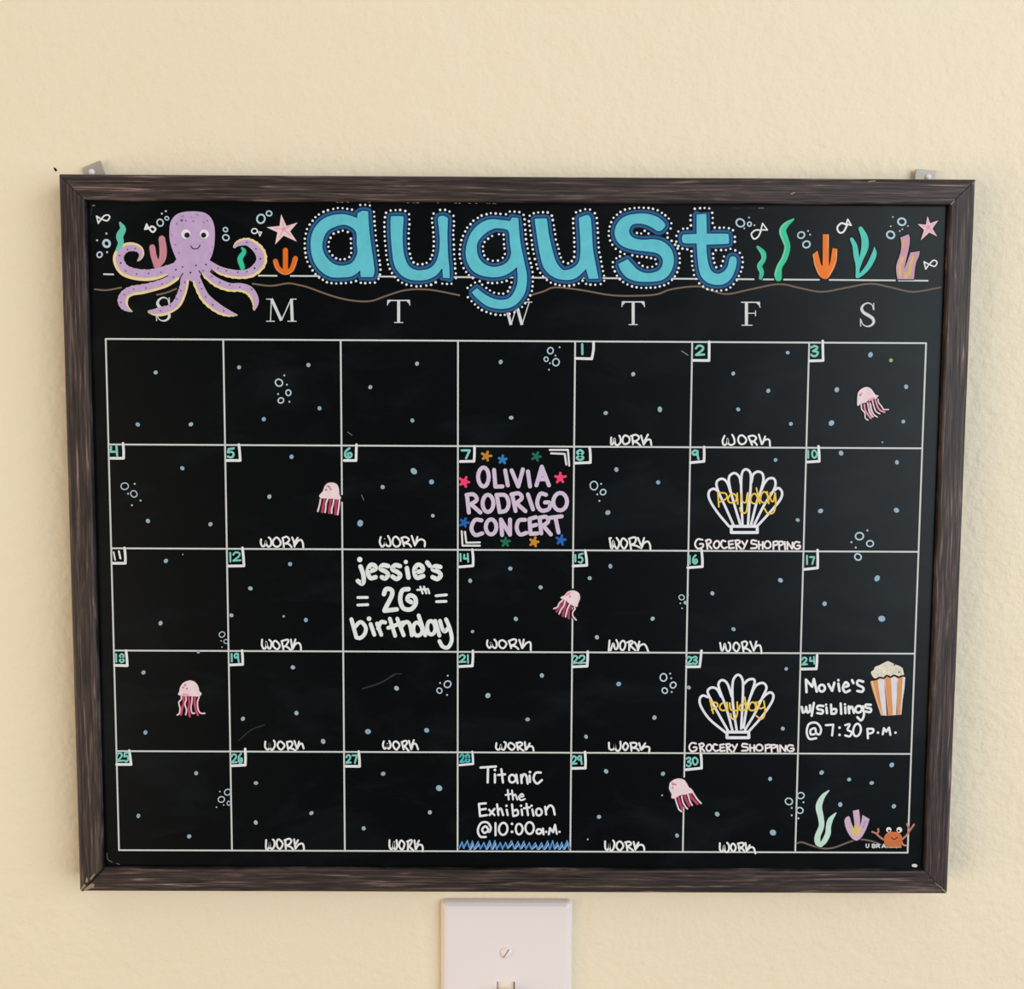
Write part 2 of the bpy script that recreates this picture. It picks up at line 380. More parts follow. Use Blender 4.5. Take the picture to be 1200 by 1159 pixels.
def inside(p, rings):
    c = False
    for r in rings:
        for i in range(len(r)):
            x1_, y1_ = r[i]; x2_, y2_ = r[i - 1]
            if (y1_ > p[1]) != (y2_ > p[1]) and p[0] < (x2_ - x1_) * (p[1] - y1_) / (y2_ - y1_) + x1_: c = not c
    return c
for ch in 'augUst':
    org, outer, hole = LET[ch]
    rings = [outline(pts(outer, *org), 4)]
    if hole: rings.append(outline(pts(hole, *org), 4))
    f = Art(6); f.fill(rings)
    letter = f.make('title_letter', (96, 196, 212), label='turquoise hand painted letter %s of the month name' % ch.lower())
    o = Art(4)
    for r in rings: o.ribbon(r, 8.6, closed=True)
    for r in rings:
        for p in r[::2]: o.disc(p[0], p[1], 4.3, n=12)
    o.make('letter_border', (34, 92, 142), letter, 'blue border')
    o = Art(3)
    for r in rings: o.ribbon(r, 10.2, closed=True)
    for r in rings:
        for p in r[::2]: o.disc(p[0], p[1], 5.1, n=12)
    o.make('letter_outer_line', (8, 30, 62), letter, 'dark navy outer line')  # navy marker line drawn around the outside of the blue border
    o = Art(5)
    for r in rings: o.ribbon(r, 3.4, closed=True)
    o.make('letter_outline', (12, 58, 100), letter, 'navy outline')
    D = np.concatenate([dense(r) for r in rings]); d = 7.0
    cand = []
    for p in D[::2]:
        for k in range(36):
            an = k * math.pi / 18; q = p + d * np.array((math.cos(an), math.sin(an)))
            if np.min(np.hypot(*(D - q).T)) > d - .12: cand.append(q)
    cand = [q for q in cand if not inside(q, rings)]
    cand = np.array(cand); got = [cand[0]]; dmin = np.hypot(*(cand - got[0]).T)
    while True:
        ok = dmin > 5.3
        if not ok.any(): break
        i = np.where(ok)[0][np.argmin(np.hypot(*(cand[ok] - got[-1]).T))]
        got.append(cand[i]); dmin = np.minimum(dmin, np.hypot(*(cand - cand[i]).T))
    o = Art(9)
    for q in got: o.disc(q[0] + random.uniform(-.3, .3), q[1] + random.uniform(-.3, .3), random.uniform(1.25, 1.55), n=9)
    o.make('border_dots', (236, 240, 242), letter, 'row of white dots', stuff=True)

# ------------------------------------------------------------------ octopus
LAV, YEL, PUR = (196, 168, 208), (238, 216, 158), (122, 84, 150)
ARMS = [
 (-1, '205,315,13 191.7,319,13 175,322.5,13 158,321.3,13 145,316,13 138.9,305,12.5 141,296,11.5 148.5,290,10.5 157,289.4,9.5 163.5,292.3,8 166,297.5,6 164.5,302.5,4 161.7,305.4,2'),
 (-1, '208.3,321,12 195.8,330,11.5 183.3,335,10.5 166.7,339,11 155.8,340.6,11 147.8,344.6,11 144.2,351,12 145.3,357.5,10 149.3,362,6 154.6,365,1.8'),
 (-1, '217,322,10 216,334,9.5 212.8,345,10 207.7,355.5,10 200,361.7,9.5 190,365,10.5 181.7,366,8 175,365.4,3.5'),
 (1, '228,322,10 234.2,337.5,10.5 240,348.3,11 247.8,356,11.5 258.3,363.3,10.5 268.3,367.4,7.5 277.5,369.2,2'),
 (1, '236,315,9 246.7,325.8,9.5 256.7,332.3,10.5 269.2,336.7,9.8 281.7,337,10 291.5,340.3,10.5 297.3,347.5,9.5 299.4,355,7.5 298,362.5,3'),
 (1, '243,309,9 256.7,316.5,9 269.2,320.4,10 281.7,321.8,10 294.2,319.6,11 304,311.3,12.3 306.8,303,12.3 304,294,12 297,287,10.5 290,283.4,9 282.5,284,7.5 277.5,286.4,5.5 275,289.2,3.5')]
b = Art(6)
head = outline(pts('212.8,249 223,247.8 233,248 241,250 247.3,255.2 251,264 252,274.5 251.2,288 248.7,298.7 245.2,306c 252,311 248,317 238,320 232,326 225,330c 219,327 213,322 203,323 190,317 200,312 206.9,304c 202,292 199,281 198.7,270 200,260.5 205,253', 0, 0, 1), 4)
b.fill([head])
y = Art(4)
for k, (side, A) in enumerate(ARMS):
    P = smooth([tuple(float(v) for v in q.split(',')) for q in A.split()], False, 6)
    xy, W = [p[:2] for p in P], [p[2] for p in P]
    y.ribbon(xy, [v * 1.03 for v in W], wob=.35)
    b.ribbon(xy, [v * .74 for v in W], shift={0: .19, 1: .18, 2: .18, 3: -.18, 4: -.18, 5: -.18}[k])
octo = b.make('octopus_drawing', LAV, label='lavender smiling octopus painted at the left of the month name')
y.make('tentacle_edge', YEL, octo, 'pale yellow tentacle undersides')
for (x0, y0, k, t) in ((190, 240, 14.49, '355,195,12 405,270,14 250,325,13 600,170,11 500,210,9 535,280,12 765,270,13 710,300,10 230,680,12 290,815,12 165,520,9 575,1030,12 750,1015,12 345,1055,10 235,1105,12 810,825,9 850,720,9 335,265,24'),
                       (125, 300, 12, '200,100 270,210 425,255 592,245 768,230 975,195 1068,155 943,300 783,395 553,450 383,468 248,545 200,655 1100,370 1045,490 988,605 895,700 757,770 1180,235'),
                       (105, 235, 12, '535,690 645,675 425,775 440,880'),
                       (215, 300, 12, '490,172 605,208 765,230 895,222 1003,175 1085,40 400,290 512,372 650,405 795,437 962,470 225,375 258,460 315,575 413,688 567,770 178,133 320,122 280,208 100,235'),
                       (255, 240, 12, '412,530 540,620 605,760 520,890')):
    for q in t.split():
        v = [float(z) for z in q.split(',')]; s = Art(8); s.disc(x0 + v[0] / k, y0 + v[1] / k, (v[2] if len(v) > 2 else 12) / k)
        s.make('spot', PUR, octo)
for (ex, px_) in (((405, 500, 80), (427, 518, 47)), ((720, 500, 78), (707, 518, 45))):
    e_ = Art(8); e_.disc(190 + ex[0] / 14.49, 240 + ex[1] / 14.49, ex[2] / 14.49); e_.make('eye', (240, 234, 240), octo, 'white eye')
    e_ = Art(9); e_.disc(190 + px_[0] / 14.49, 240 + px_[1] / 14.49, px_[2] / 14.49); e_.make('pupil', (30, 18, 40), octo, 'black pupil')
s = Art(8); s.script(190, 240, 14.49, 17, '490,700 520,740 570,752 620,730 645,685'); s.make('smile', (45, 22, 60), octo, 'dark smile')
s = Art(8)
s.script(0, 0, 1, 1.2, '!197,323 190,326.5 180,329.5;!214.5,320.5 211,326 209,332;!233.5,317.5 237,322.5;!248,316 253,320')
s.make('tentacle_gap', (16, 14, 22), octo, 'dark gaps between the tentacles')

# ------------------------------------------------------------------ sea plants, corals, starfish, fish
def blades(name, x0, y0, k, col, parts, label, edge=None):
    a = Art(5); d = Art(3)
    for t in parts:
        P = smooth([(x0 + float(v[0]) / k, y0 + float(v[1]) / k, float(v[2]) / k) for v in (q.split(',') for q in t.split())], False, 5)
        a.ribbon([p[:2] for p in P], [p[2] for p in P]); d.ribbon([p[:2] for p in P], [p[2] + 2.4 for p in P])
    o = a.make(name, col, label=label)
    if edge:
        e = Art(6)
        for t in parts:
            P = smooth([(x0 + float(v[0]) / k, y0 + float(v[1]) / k, float(v[2]) / k) for v in (q.split(',') for q in t.split())], False, 5)
            e.ribbon([p[:2] for p in P[2:-2]], [p[2] * .2 for p in P[2:-2]], shift=edge[0], cap=False)
        e.make('pale_edge', edge[1], o, 'paler painted edge')
    d.make('dark_outline', (8, 18, 18), o, 'dark rim')
    return o
blades('seaweed_drawing', 105, 235, 12, (98, 202, 178), ['430,315,30 470,400,85 425,500,100 440,600,80 400,690,60'], 'teal seaweed painted behind the left curled tentacle')
blades('seaweed_drawing', 255, 240, 12, (46, 204, 158), ['345,610,30 375,660,60 318,760,75 345,860,70 350,885,68'], 'short green seaweed painted inside the right curled tentacle')
blades('seaweed_drawing', 850, 240, 12, (56, 198, 160), ['455,595,40 530,680,75 535,770,65 480,860,72 510,950,65 495,1030,50'], 'short green seaweed painted right of the month name', (1.6, (125, 205, 180)))
blades('seaweed_drawing', 850, 240, 12, (62, 202, 152), ['955,205,28 855,280,75 803,370,100 845,500,95 870,600,85 830,750,85 760,870,80 740,970,105 745,1030,95'], 'tall wavy green seaweed painted right of the month name', (1.6, (140, 205, 180)))
blades('seaweed_drawing', 935, 240, 12, (88, 204, 190), ['755,485,50 800,580,70 820,720,75 840,850,60 835,1010,50', '880,335,60 935,460,95 940,600,98 890,760,60 850,880,50', '1075,600,14 1070,700,70 1000,850,72 920,950,60 850,1010,40'], 'three bladed teal seaweed painted beside the orange coral')
blades('seaweed_drawing', 940, 920, 13.33, (198, 228, 214), ['415,85,18 320,180,70 260,330,100 290,500,90 300,640,85 240,800,90 245,900,90 290,940,60', '525,435,18 440,540,78 410,650,80 400,760,85 340,880,80 280,945,50'], 'pale mint seaweed painted in the last calendar box')
def blob(name, x0, y0, k, text, col, label, step=3, rim=True, rimw=2.6):
    r = outline(pts(text, x0, y0, k), step)
    a = Art(5); a.fill([r]); o = a.make(name, col, label=label)
    if rim:
        d = Art(3); d.ribbon(r, rimw, closed=True); d.make('dark_outline', (10, 12, 14), o, 'dark rim')
    return o
# corals
o = blades('coral_drawing', 0, 0, 1, (204, 136, 150), ['178.6,290,7 180,299,7 183,309,7', '189.8,280,7.6 191.3,293,8.6 190.4,303,8 186,309,8 184,311.2,8'], 'pink forked coral painted beside the octopus head')
a = Art(5); a.script(255, 240, 12, 70, '815,795 850,890 940,950 1040,910 1095,755;!955,640 955,930')
o = a.make('coral_drawing', (232, 112, 30), label='orange three pronged coral painted under the left starfish')
d = Art(3); d.script(255, 240, 12, 98, '815,795 850,890 940,950 1040,910 1095,755;!955,640 955,930'); d.make('dark_outline', (18, 10, 8), o, 'dark rim')
h = Art(6); h.script(255, 240, 12, 12, '795,800 830,900 935,975 1050,935 1120,770'); h.make('pale_edge', (232, 150, 96), o, 'paler painted edge')
o = blob('coral_drawing', 935, 240, 12, '205,700c 275,645c 320,830 333,850c 347,830 350,415c 435,415c 435,830 445,845c 460,780 485,610c 552,620c 545,780 500,910 430,1025 380,1045 310,1010 250,900', (238, 126, 48), 'orange three pronged coral painted between the green seaweeds')
h = Art(6); h.script(935, 240, 12, 14, '545,630 535,780 490,900 430,1005;425,430 425,600;220,720 240,850 300,980'); h.make('pale_edge', (232, 172, 120), o, 'paler painted edge')
o = blob('coral_drawing', 1020, 240, 12.2, '425,470c 545,422c 562,480 552,600 515,760 480,925c 530,800 570,682c 703,662c 690,740 645,850 620,1065c 385,1065c 368,950 372,850 425,700 440,560', (202, 158, 184), 'pink and yellow tube coral painted at the right end')
h = Art(6); h.script(1020, 240, 12.2, 52, '485,520 478,600;455,760 425,880 420,1000;610,745 580,860 550,990;500,990 505,1030'); h.make('coral_stripe', (218, 186, 118), o, 'mustard stripe')
h = Art(7); h.script(1020, 240, 12.2, 20, '500,500 490,640 470,720;630,760 590,900;440,820 445,960'); h.make('coral_stripe', (222, 160, 160), o, 'rose stripe')
o = blob('coral_drawing', 940, 920, 13.33, '660,560 690,500 735,490 765,580 800,660 822,690c 815,600 790,400c 885,380c 900,500 905,640c 925,560 940,465c 1050,530c 1000,680 920,820 840,865 760,810 690,690', (208, 176, 200), 'lavender fan coral painted in the last calendar box')
h = Art(6); h.script(940, 920, 13.33, 60, '790,690 840,770 900,680;840,640 845,770'); h.make('coral_stripe', (226, 190, 130), o, 'mustard centre')
h = Art(6); h.script(940, 920, 13.33, 34, '985,560 950,660'); h.make('coral_stripe', (176, 156, 205), o, 'violet stripe')
# starfish
def star(x0, y0, k, text, col, cen, lab):
    P = pts(text, x0, y0, k); r = []
    n = len(P)
    for i in range(n):
        if i % 2 == 0:   # rounded tips
            a0, p, b0 = np.array(P[i - 1][:2]), np.array(P[i][:2]), np.array(P[(i + 1) % n][:2])
            r += [tuple(p + (a0 - p) * .10), tuple(p), tuple(p + (b0 - p) * .10)]
        else: r.append(P[i][:2])
    f = Art(5); f.fill([r]); o = f.make('starfish_drawing', col, label=lab)
    d = Art(3); d.ribbon(r, 2.4, closed=True); d.make('dark_outline', (14, 12, 16), o, 'dark rim')
    c = Art(6); c.disc(x0 + cen[0] / k, y0 + cen[1] / k, 2.2); 
    for i in range(0, n, 2):
        tx, ty = P[i][:2]; X, Y = x0 + cen[0] / k, y0 + cen[1] / k
        c.ribbon([(X, Y), (X + (tx - X) * .55, Y + (ty - Y) * .55)], 1.0)
    c.make('starfish_centre', (226, 164, 176), o, 'rose centre')
star(255, 240, 12, '895,135 970,300 1125,250 1020,375 1115,518 930,435 810,558 842,388 692,317 872,300', (240, 206, 212), (930, 345), 'pink starfish painted left of the month name')
star(1020, 240, 12.2, '815,160 852,265 970,222 885,340 952,455 842,397 718,510 765,360 672,275 790,285', (238, 202, 210), (825, 325), 'small pink starfish painted at the top right corner')
# little fish
for x0, y0, k, wl, loop, wt, tail, lab in (
    (105, 235, 12, 20, '165,260 210,215 260,205 285,235 250,285 190,270 165,258', 20, '!165,262 100,220 125,320z', 'white fish outline at the top left corner of the board'),
    (105, 235, 12, 26, '840,390 880,365 930,400 890,445 840,400', 26, '!828,390 805,335 780,405z', 'white fish left of the octopus head'),
    (255, 240, 12, 18, '520,335 560,370 520,405 480,370z', 15, '!575,382 620,385 595,440z', 'white fish above the right curled tentacle'),
    (850, 240, 12, 22, '500,365 430,355 365,410 400,480 460,450 500,370', 19, '!500,352 522,262 590,355z', 'white fish right above the month name'),
    (935, 240, 12, 26, '680,280 610,260 553,320 580,390 640,380 690,290', 22, '!680,265 700,205 748,290z', 'white fish above the orange coral at right'),
    (1020, 240, 12.2, 20, '840,850 900,795 950,820 920,880 850,860', 20, '!835,852 765,815 790,920z', 'white fish beside the tube coral')):
    a = Art(5); a.script(x0, y0, k, wl, loop); a.script(x0, y0, k, wt, tail); a.make('fish_drawing', (232, 236, 236), label=lab)

# ------------------------------------------------------------------ bubbles and drops
RINGS = [(105, 235, 12, '240,605,46,34 142,762,36,22 993,312,46,19 1087,250,26,16'), (255, 240, 12, '112,350,30,18 118,462,42,20 610,198,58,24 725,122,36,20'),
 (850, 240, 12, '210,255,56,22 338,272,28,19 1065,427,46,20 1140,558,48,22'), (1020, 240, 12.2, '448,243,52,26 288,430,52,26'),
 (100, 380, 4, '908,274,16.5,6.5 952,321,12.5,6 917,357,12.5,6 185,759,16.5,4.5 228,795,15,4.5'), (390, 380, 4, '1020,124,14,6 1000,164,10,5.5 1046,178,16,6'),
 (660, 510, 7.5, '270,443,35,11 350,500,24,11'), (930, 515, 7.5, '578,850,33,13 671,915,28,12 565,1032,28,13'), (110, 635, 4, '601,434,13,4 620,467,10,3.6'),
 (528, 635, 4, '1083,260,12,4.6'), (390, 755, 4, '538,187,15.5,6 500,217,12,5.4'), (660, 755, 8, '940,310,33,13 1030,382,27,13 952,434,25,13'),
 (110, 870, 4, '627,233,14,5 598,267,14,5 633,285,9,4'), (790, 870, 7.5, '1008,518,30,11 1112,467,28,11 1104,597,27,11')]
for x0, y0, k, t in RINGS:
    for q in t.split():
        v = [float(z) for z in q.split(',')]; a = Art(4)
        a.ring(x0 + v[0] / k, y0 + v[1] / k, v[2] / k, v[3] / k); a.make('bubble', (186, 210, 224))
        
TINY = [(105, 235, 12, '238,465 107,560 247,727 1018,185 1073,150', 15), (850, 240, 12, '332,180 408,288 265,332 1162,368 1190,420', 13), (1020, 240, 12.2, '290,308 320,175 535,305 455,350 418,375', 12),
 (100, 380, 4, '933,240 945,283 904,327 957,363 232,748 201,794 259,826 219,848', 4.4), (390, 380, 4, '1063,108 1044,147 1018,183 1013,213', 4.2), (660, 510, 7.5, '333,428 300,520 318,577', 8.5),
 (930, 515, 7.5, '648,800 507,902 545,950', 9), (110, 635, 4, '597,464 601,493 417,59', 3), (528, 635, 4, '1114,249 1077,288 1085,311', 3.6), (390, 755, 4, '539,147 503,181 536,237', 4.4),
 (660, 755, 8, '1002,275 1012,318 1017,447', 9), (110, 870, 4, '591,230 609,293 575,303', 3.4), (790, 870, 7.5, '1033,575 1033,640 1136,525 1091,667', 8.5), (660, 870, 8, '230,908 927,495', 8)]
for x0, y0, k, t, r in TINY:
    for q in t.split():
        v = [float(z) for z in q.split(',')]; a = Art(4); a.disc(x0 + v[0] / k, y0 + v[1] / k, r / k); a.make('tiny_dot', (190, 200, 198))
DROPS = [(100, 380, 4, '330,226 246,470 495,469 721,202 1046,191 1098,394 837,445 455,675 967,621 863,808'), (390, 380, 4, '395,185 176,295 373,451 787,177 836,438 380,689,15 463,739,12 234,763'),
 (660, 380, 4, '328,234 199,416 453,399,12 797,231,9 1052,133,9 961,312 820,399 1067,467,9 249,681 445,741 995,636,9'), (850, 380, 4, '680,143,12 847,293 522,307,11 497,463,13 834,456,9 736,553,4 542,604,11 804,647,10 446,875,12'),
 (100, 510, 6.667, '490,670,18 978,695,16'), (390, 510, 8, '257,825,30 938,755,18'), (660, 510, 7.5, '392,680,22'), (800, 515, 8, '1078,755,18'), (930, 515, 7.5, '903,622,22'),
 (110, 635, 4, '338,89 313,381 920,104 734,218 645,344 890,349,6 994,366 490,516,8'), (528, 635, 4, '92,182 280,125 422,213 306,361 103,420,8 652,170 749,114 686,447 947,360'),
 (790, 635, 4, '179,241 498,180,11 278,409,10 705,290,11 951,171,14 973,360,15 53,285,10'), (110, 755, 4, '233,132 242,413 933,108 699,349 950,322 1075,455,11'),
 (390, 755, 4, '299,206,11 165,409,14 440,403,11 727,240,12 980,146 913,352 1187,433,9'), (660, 755, 8, '520,372,23 855,687,23'), (790, 760, 8, '137,365,18 1050,190,18 1018,750,19'),
 (110, 870, 4, '480,144 209,344 447,440 760,190 759,375 1020,331'), (390, 870, 8, '472,293,21 997,428,29 910,655,20 290,805,19'), (660, 870, 8, '402,270,21 935,293,20 335,697,20 1067,872,19'),
 (790, 870, 7.5, '843,320,18 378,630,20 868,792,28'), (925, 875, 7.5, '283,227,19 525,288,18 723,318,18 900,160,21 447,508,20 918,523,20'), (790, 755, 4, '658,10,.1')]
for x0, y0, k, t in DROPS:
    for q in t.split():
        v = [float(z) for z in q.split(',')]
        if len(v) > 2 and v[2] < .5: continue
        r = (v[2] if len(v) > 2 else 10) / k; a = Art(4); a.disc(x0 + v[0] / k, y0 + v[1] / k, r * random.uniform(.95, 1.12), r * random.uniform(.85, .98), random.uniform(0, 3))
        a.make('paint_drop', random.choice([(150, 178, 190), (158, 184, 192), (140, 172, 196)]) if x0 + v[0] / k < 900 else (150, 182, 204))
a = Art(4); a.disc(850 + 776 / 4, 380 + 169 / 4, 2.2); a.make('paint_drop', (178, 180, 110), label='yellowish drop')

# ------------------------------------------------------------------ jellyfish
def jelly(x0, y0, k, dome, pale, dark, spots, lab, wp, wd, dk, pinks=''):
    f = Art(7); f.fill([outline(pts(dome, x0, y0, k), 4)]); o = f.make('jellyfish_drawing', (238, 216, 222), label=lab)
    d = Art(5); d.script(x0, y0, k, wd, dark); d.make('tentacles', dk, o, 'rose tentacles')
    d = Art(6); d.script(x0, y0, k, wp, pale); d.make('tentacles', (238, 216, 218), o, 'pale tentacles')
    b = Art(3); b.ribbon(outline(pts(dome, x0, y0, k), 4), 3, closed=True); b.script(x0, y0, k, wp + 50, pale); b.make('dark_outline', (10, 8, 10), o, 'dark rim')
    for q in spots.split():
        v = [float(z) for z in q.split(',')]; s = Art(9); s.disc(x0 + v[0] / k, y0 + v[1] / k, v[2] / k); s.make('spot', (190, 122, 142), o)
    if pinks:
        s = Art(8); s.script(x0, y0, k, 55, pinks); s.make('blush', (236, 160, 184), o, 'pink blush')
jelly(990, 440, 19.32, '280,480 300,380 380,300 490,260 590,300 650,380 700,440 765,455 725,500 705,535 640,530 540,550 480,610 360,640 300,690 275,655',
      '370,650 380,760 450,850 460,960 520,1010;510,620 530,730 560,850 640,940;580,640 600,760 650,880 730,940;620,560 650,680 700,810 790,870;750,540 760,610 830,700 880,770 985,770',
      '440,660 460,780 530,900 590,970;690,560 740,710 800,790 900,830;560,620 580,800 610,930', '345,440,26 380,400,16', 'pale pink jellyfish with trailing tentacles in the box for day 3', 30, 40, (228, 150, 176), '550,560 640,510')
jelly(360, 555, 21.08, '300,540 340,490 390,430 430,320 500,240 600,220 700,240 760,300 790,400 800,520 840,600 780,640 640,620 560,620 440,610 340,610 300,560',
      '330,640 310,760 265,930;510,620 470,730 460,850 440,955;660,630 640,760 610,860 605,975;800,620 790,760 755,1010',
      '430,640 400,780 370,945;580,650 560,800 540,965;730,660 710,800 700,1000', '470,400,28 540,320,24 585,385,24', 'pink jellyfish with straight tentacles in the box for day 5', 40, 62, (186, 62, 100), '500,300 560,350')
jelly(640, 680, 21.08, '355,420 450,370 520,290 620,250 720,260 810,320 840,420 820,500 785,580 770,650 690,640 600,590 540,550 480,490 400,465',
      '410,490 330,560 280,660 190,700;470,500 440,620 370,720 320,830;580,590 520,720 480,900;690,660 715,700 660,780 660,880 740,980',
      '430,520 350,650 260,765;500,560 450,700 410,875;600,620 560,780 560,935', '585,400,24', 'tilted pink jellyfish across the line between days 14 and 15', 35, 62, (168, 62, 98), '510,360 580,315')
jelly(195, 790, 21.07, '290,490 320,430 340,330 410,220 520,165 620,155 720,200 790,300 820,420 865,460 860,510 800,550 650,545 540,540 400,535 330,520',
      '370,540 370,620 310,700 340,850 320,970 270,1005;480,540 490,640 460,740 500,880 480,1000;640,560 630,700 610,830 640,960 700,960;810,560 770,700 790,880 850,960 950,965',
      '420,560 430,700 390,850 360,1000;550,560 570,700 550,850 580,1040;710,570 700,700 730,880 780,1010', '465,265,24 420,325,24 510,355,22', 'upright pink jellyfish in the box for day 18', 34, 54, (206, 70, 112), '420,500 540,510')
jelly(775, 900, 21.07, '190,460 220,350 320,280 440,255 560,290 630,380 680,470 740,510 790,600 680,620 600,650 500,660 420,690 340,740 250,740 250,640 200,540',
      '340,740 380,870 430,1010 500,1070;500,690 530,830 580,930 640,1005;650,640 680,740 720,850 760,915;740,540 800,640 880,760 980,870',
      '420,720 450,840 510,1000;570,660 620,800 690,930;700,620 760,740 890,880', '285,400,26 350,405,20 275,485,22', 'leaning pink jellyfish between the boxes for days 29 and 30', 38, 62, (186, 66, 104), '270,360 330,400')

# ------------------------------------------------------------------ date tags
TAGS = {1: '695.5,400.5 695.4,410 693.5,420.5 673,420', 2: '831,400.5 831,411 830.8,422.5 811,422.3', 3: '964,399.5 964.2,411 964.5,422.5 947,423', 4: '144.3,519.5 145,528 145,537 128.5,537', 5: '280,521 281,530 281.6,539.6 264.5,539.6',
 6: '417.8,521 417.5,530 417.3,539.6 402,539.6', 7: '556,523 556,532 555.5,540.5 538,540.8', 8: '691,524 691.8,533 691.8,542 672.7,542.7', 9: '825,523.7 825.2,532 825,540.6 807.5,542.2', 10: '959,523 959.8,532 960,540.5 944,541.5',
 11: '146,642 147,651 147.1,660 131,660', 12: '284.2,642 285.3,652 286,663 266.5,663.3', 14: '553.5,644 554.5,654 554.3,663 537,664.3', 15: '685.7,645 687.2,654 687.6,662.4 670.2,663.3', 16: '822,644.3 823,655 823,664 804.5,665.2', 17: '958,644.5 958.2,655 958,665.5 941,667.2',
 18: '147.8,762.4 148.8,771 149.3,780 133,779.6', 19: '283.8,762.3 284.4,771 284.5,778.5 268,779.2', 21: '554.2,762.6 554.2,771 553.5,780.2 537,781', 22: '688.7,763.5 688.6,772 688,780.6 669.6,781.3', 23: '821.9,762.5 821,772 819.8,781.2 803,781.4', 24: '957.4,767.7 957.2,776 956.5,783.7 937.7,784',
 25: '151.6,879.5 152.8,888 153.8,895.7 135.4,895.7', 26: '287.4,877.6 287.9,888 287.5,896.4 269.7,897.3', 27: '420.4,880.6 421.2,889 421.5,898 404,897.8', 28: '553.5,880.8 554.2,888 554.4,895 537,896.5', 29: '685.6,881 686.1,891 686,900 669,900.3', 30: '821.3,884 822,892 822,900 802,901.9'}
DG = {'0': '.5,0 1,.35 .9,.8 .5,1 .1,.8 0,.4 .15,.1z', '1': '!.5,0 .6,1', '2': '0,.3 .3,.02 .8,.1 .85,.4 .4,.75 0,1;!0,1 1,.95', '3': '0,.15 .55,0 .9,.2 .3,.5;.3,.5 .95,.6 .8,.9 .4,1 .05,.85', '4': '!.15,.1 .1,.6 .9,.6;!.85,0 .95,1',
      '5': '!.95,0 .2,.08 .1,.45;.1,.45 .7,.4 .95,.7 .6,1 .05,.9', '6': '.65,0 .15,.3 .05,.75 .45,1 .95,.8 .85,.5 .45,.55 .5,.75', '7': '!0,.05 1,.05;!1,.05 .55,1', '8': '.5,.5 .05,.25 .5,0 .95,.25 .5,.5 .02,.78 .5,1 .98,.78z', '9': '.8,.15 .4,0 .05,.25 .3,.5 .75,.35;!.8,.05 .8,.5 .95,1'}
NUM = [(1, '1', 681.3, 403.5, 683.2, 415), (2, '2', 815.5, 405, 825, 416), (3, '3', 950, 405.5, 958.6, 417.5), (4, '4', 129, 522.5, 138, 534), (5, '5', 266.6, 525.4, 274.3, 536), (6, '6', 404.2, 525.4, 412.3, 536.5), (7, '7', 541, 527.3, 550.5, 537), (8, '8', 675.8, 527.5, 683.8, 539),
 (9, '9', 811, 527.9, 818.8, 538), (10, '1', 946.2, 528, 947.6, 536.5), (10, '0', 951.5, 527.8, 957, 536.5), (12, '1', 268.9, 647.8, 271, 658.1), (12, '2', 273.5, 647, 282, 657), (14, '1', 539, 649, 540.4, 657.4), (14, '4', 543.2, 649, 549, 658.3),
 (15, '1', 673.6, 650.3, 674.8, 658), (15, '5', 677.8, 648.8, 683, 659.4), (16, '1', 807.6, 651.5, 808.8, 660.7), (16, '6', 811.7, 650.6, 817, 660.5), (17, '1', 945, 651.2, 946, 661), (17, '7', 949, 652.3, 954, 661), (18, '1', 135.2, 766.4, 137.3, 775.4), (18, '8', 140.2, 766.3, 145.5, 776),
 (19, '1', 270.6, 766.2, 272.6, 775.2), (19, '9', 274.6, 765.7, 280.3, 776), (21, '2', 538.6, 767.4, 545.5, 775.8), (21, '1', 547.4, 767.6, 549.2, 776.5), (22, '2', 671.2, 768.3, 677, 777), (22, '2', 678.6, 768, 685.8, 777), (23, '2', 804.8, 769.5, 810.6, 778.2), (23, '3', 811.8, 769.3, 817, 778),
 (24, '2', 940, 770.4, 945.6, 778.7), (24, '4', 948.5, 769.7, 954.6, 777.6), (25, '2', 137.5, 882.2, 143.6, 891.8), (25, '5', 145.2, 881.7, 150.8, 892.2), (26, '2', 271.5, 883.6, 277.6, 893.4), (26, '6', 279.6, 883, 284.2, 894), (27, '2', 406, 884.6, 411.2, 893.8), (27, '7', 413.2, 884.6, 418.2, 894),
 (28, '2', 539.3, 884, 543.8, 892.8), (28, '8', 545.4, 884, 550.6, 892.8), (29, '2', 670.2, 886, 675.6, 895), (29, '9', 677, 885.7, 682, 895.3), (30, '3', 804.3, 887.6, 809.8, 898), (30, '0', 811.8, 887.6, 817.4, 896)]
for n, t in TAGS.items():
    P = [p[:2] for p in pts(t, 0, 0, 1)]; P[3] = (P[3][0] + 1.4, P[3][1]); a = Art(5); w_ = 2.5 if n == 28 else 3.0
    a.ribbon(smooth(P[:3], False, 4), w_); a.ribbon([P[2], P[3]], w_ + .1)
    tag = a.make('date_tag', (232, 234, 236))
    if n == 11:
        a = Art(6); a.ribbon([(133.3, 646.9), (135.2, 656.2)], 1.7); a.ribbon([(139.5, 645.9), (141.3, 654.3)], 2.2); a.make('date_numeral', WHITE, tag, 'white numeral 11')
        continue
    a = Art(6)
    for m, d, x0, y0, x1, y1 in NUM:
        if m != n: continue
        for st in DG[d].split(';'):
            sharp = st[0] == '!'; cl = st[-1] == 'z'; st = st.strip('!z')
            q = [(x0 + float(v.split(',')[0]) * (x1 - x0), y0 + float(v.split(',')[1]) * (y1 - y0)) for v in st.split()]
            a.stroke(q, 2.6 if n < 10 else 2.15, sharp, cl)
    a.make('date_numeral', (70, 190, 196) if n == 28 else TEAL, tag, 'teal numeral %d' % n)

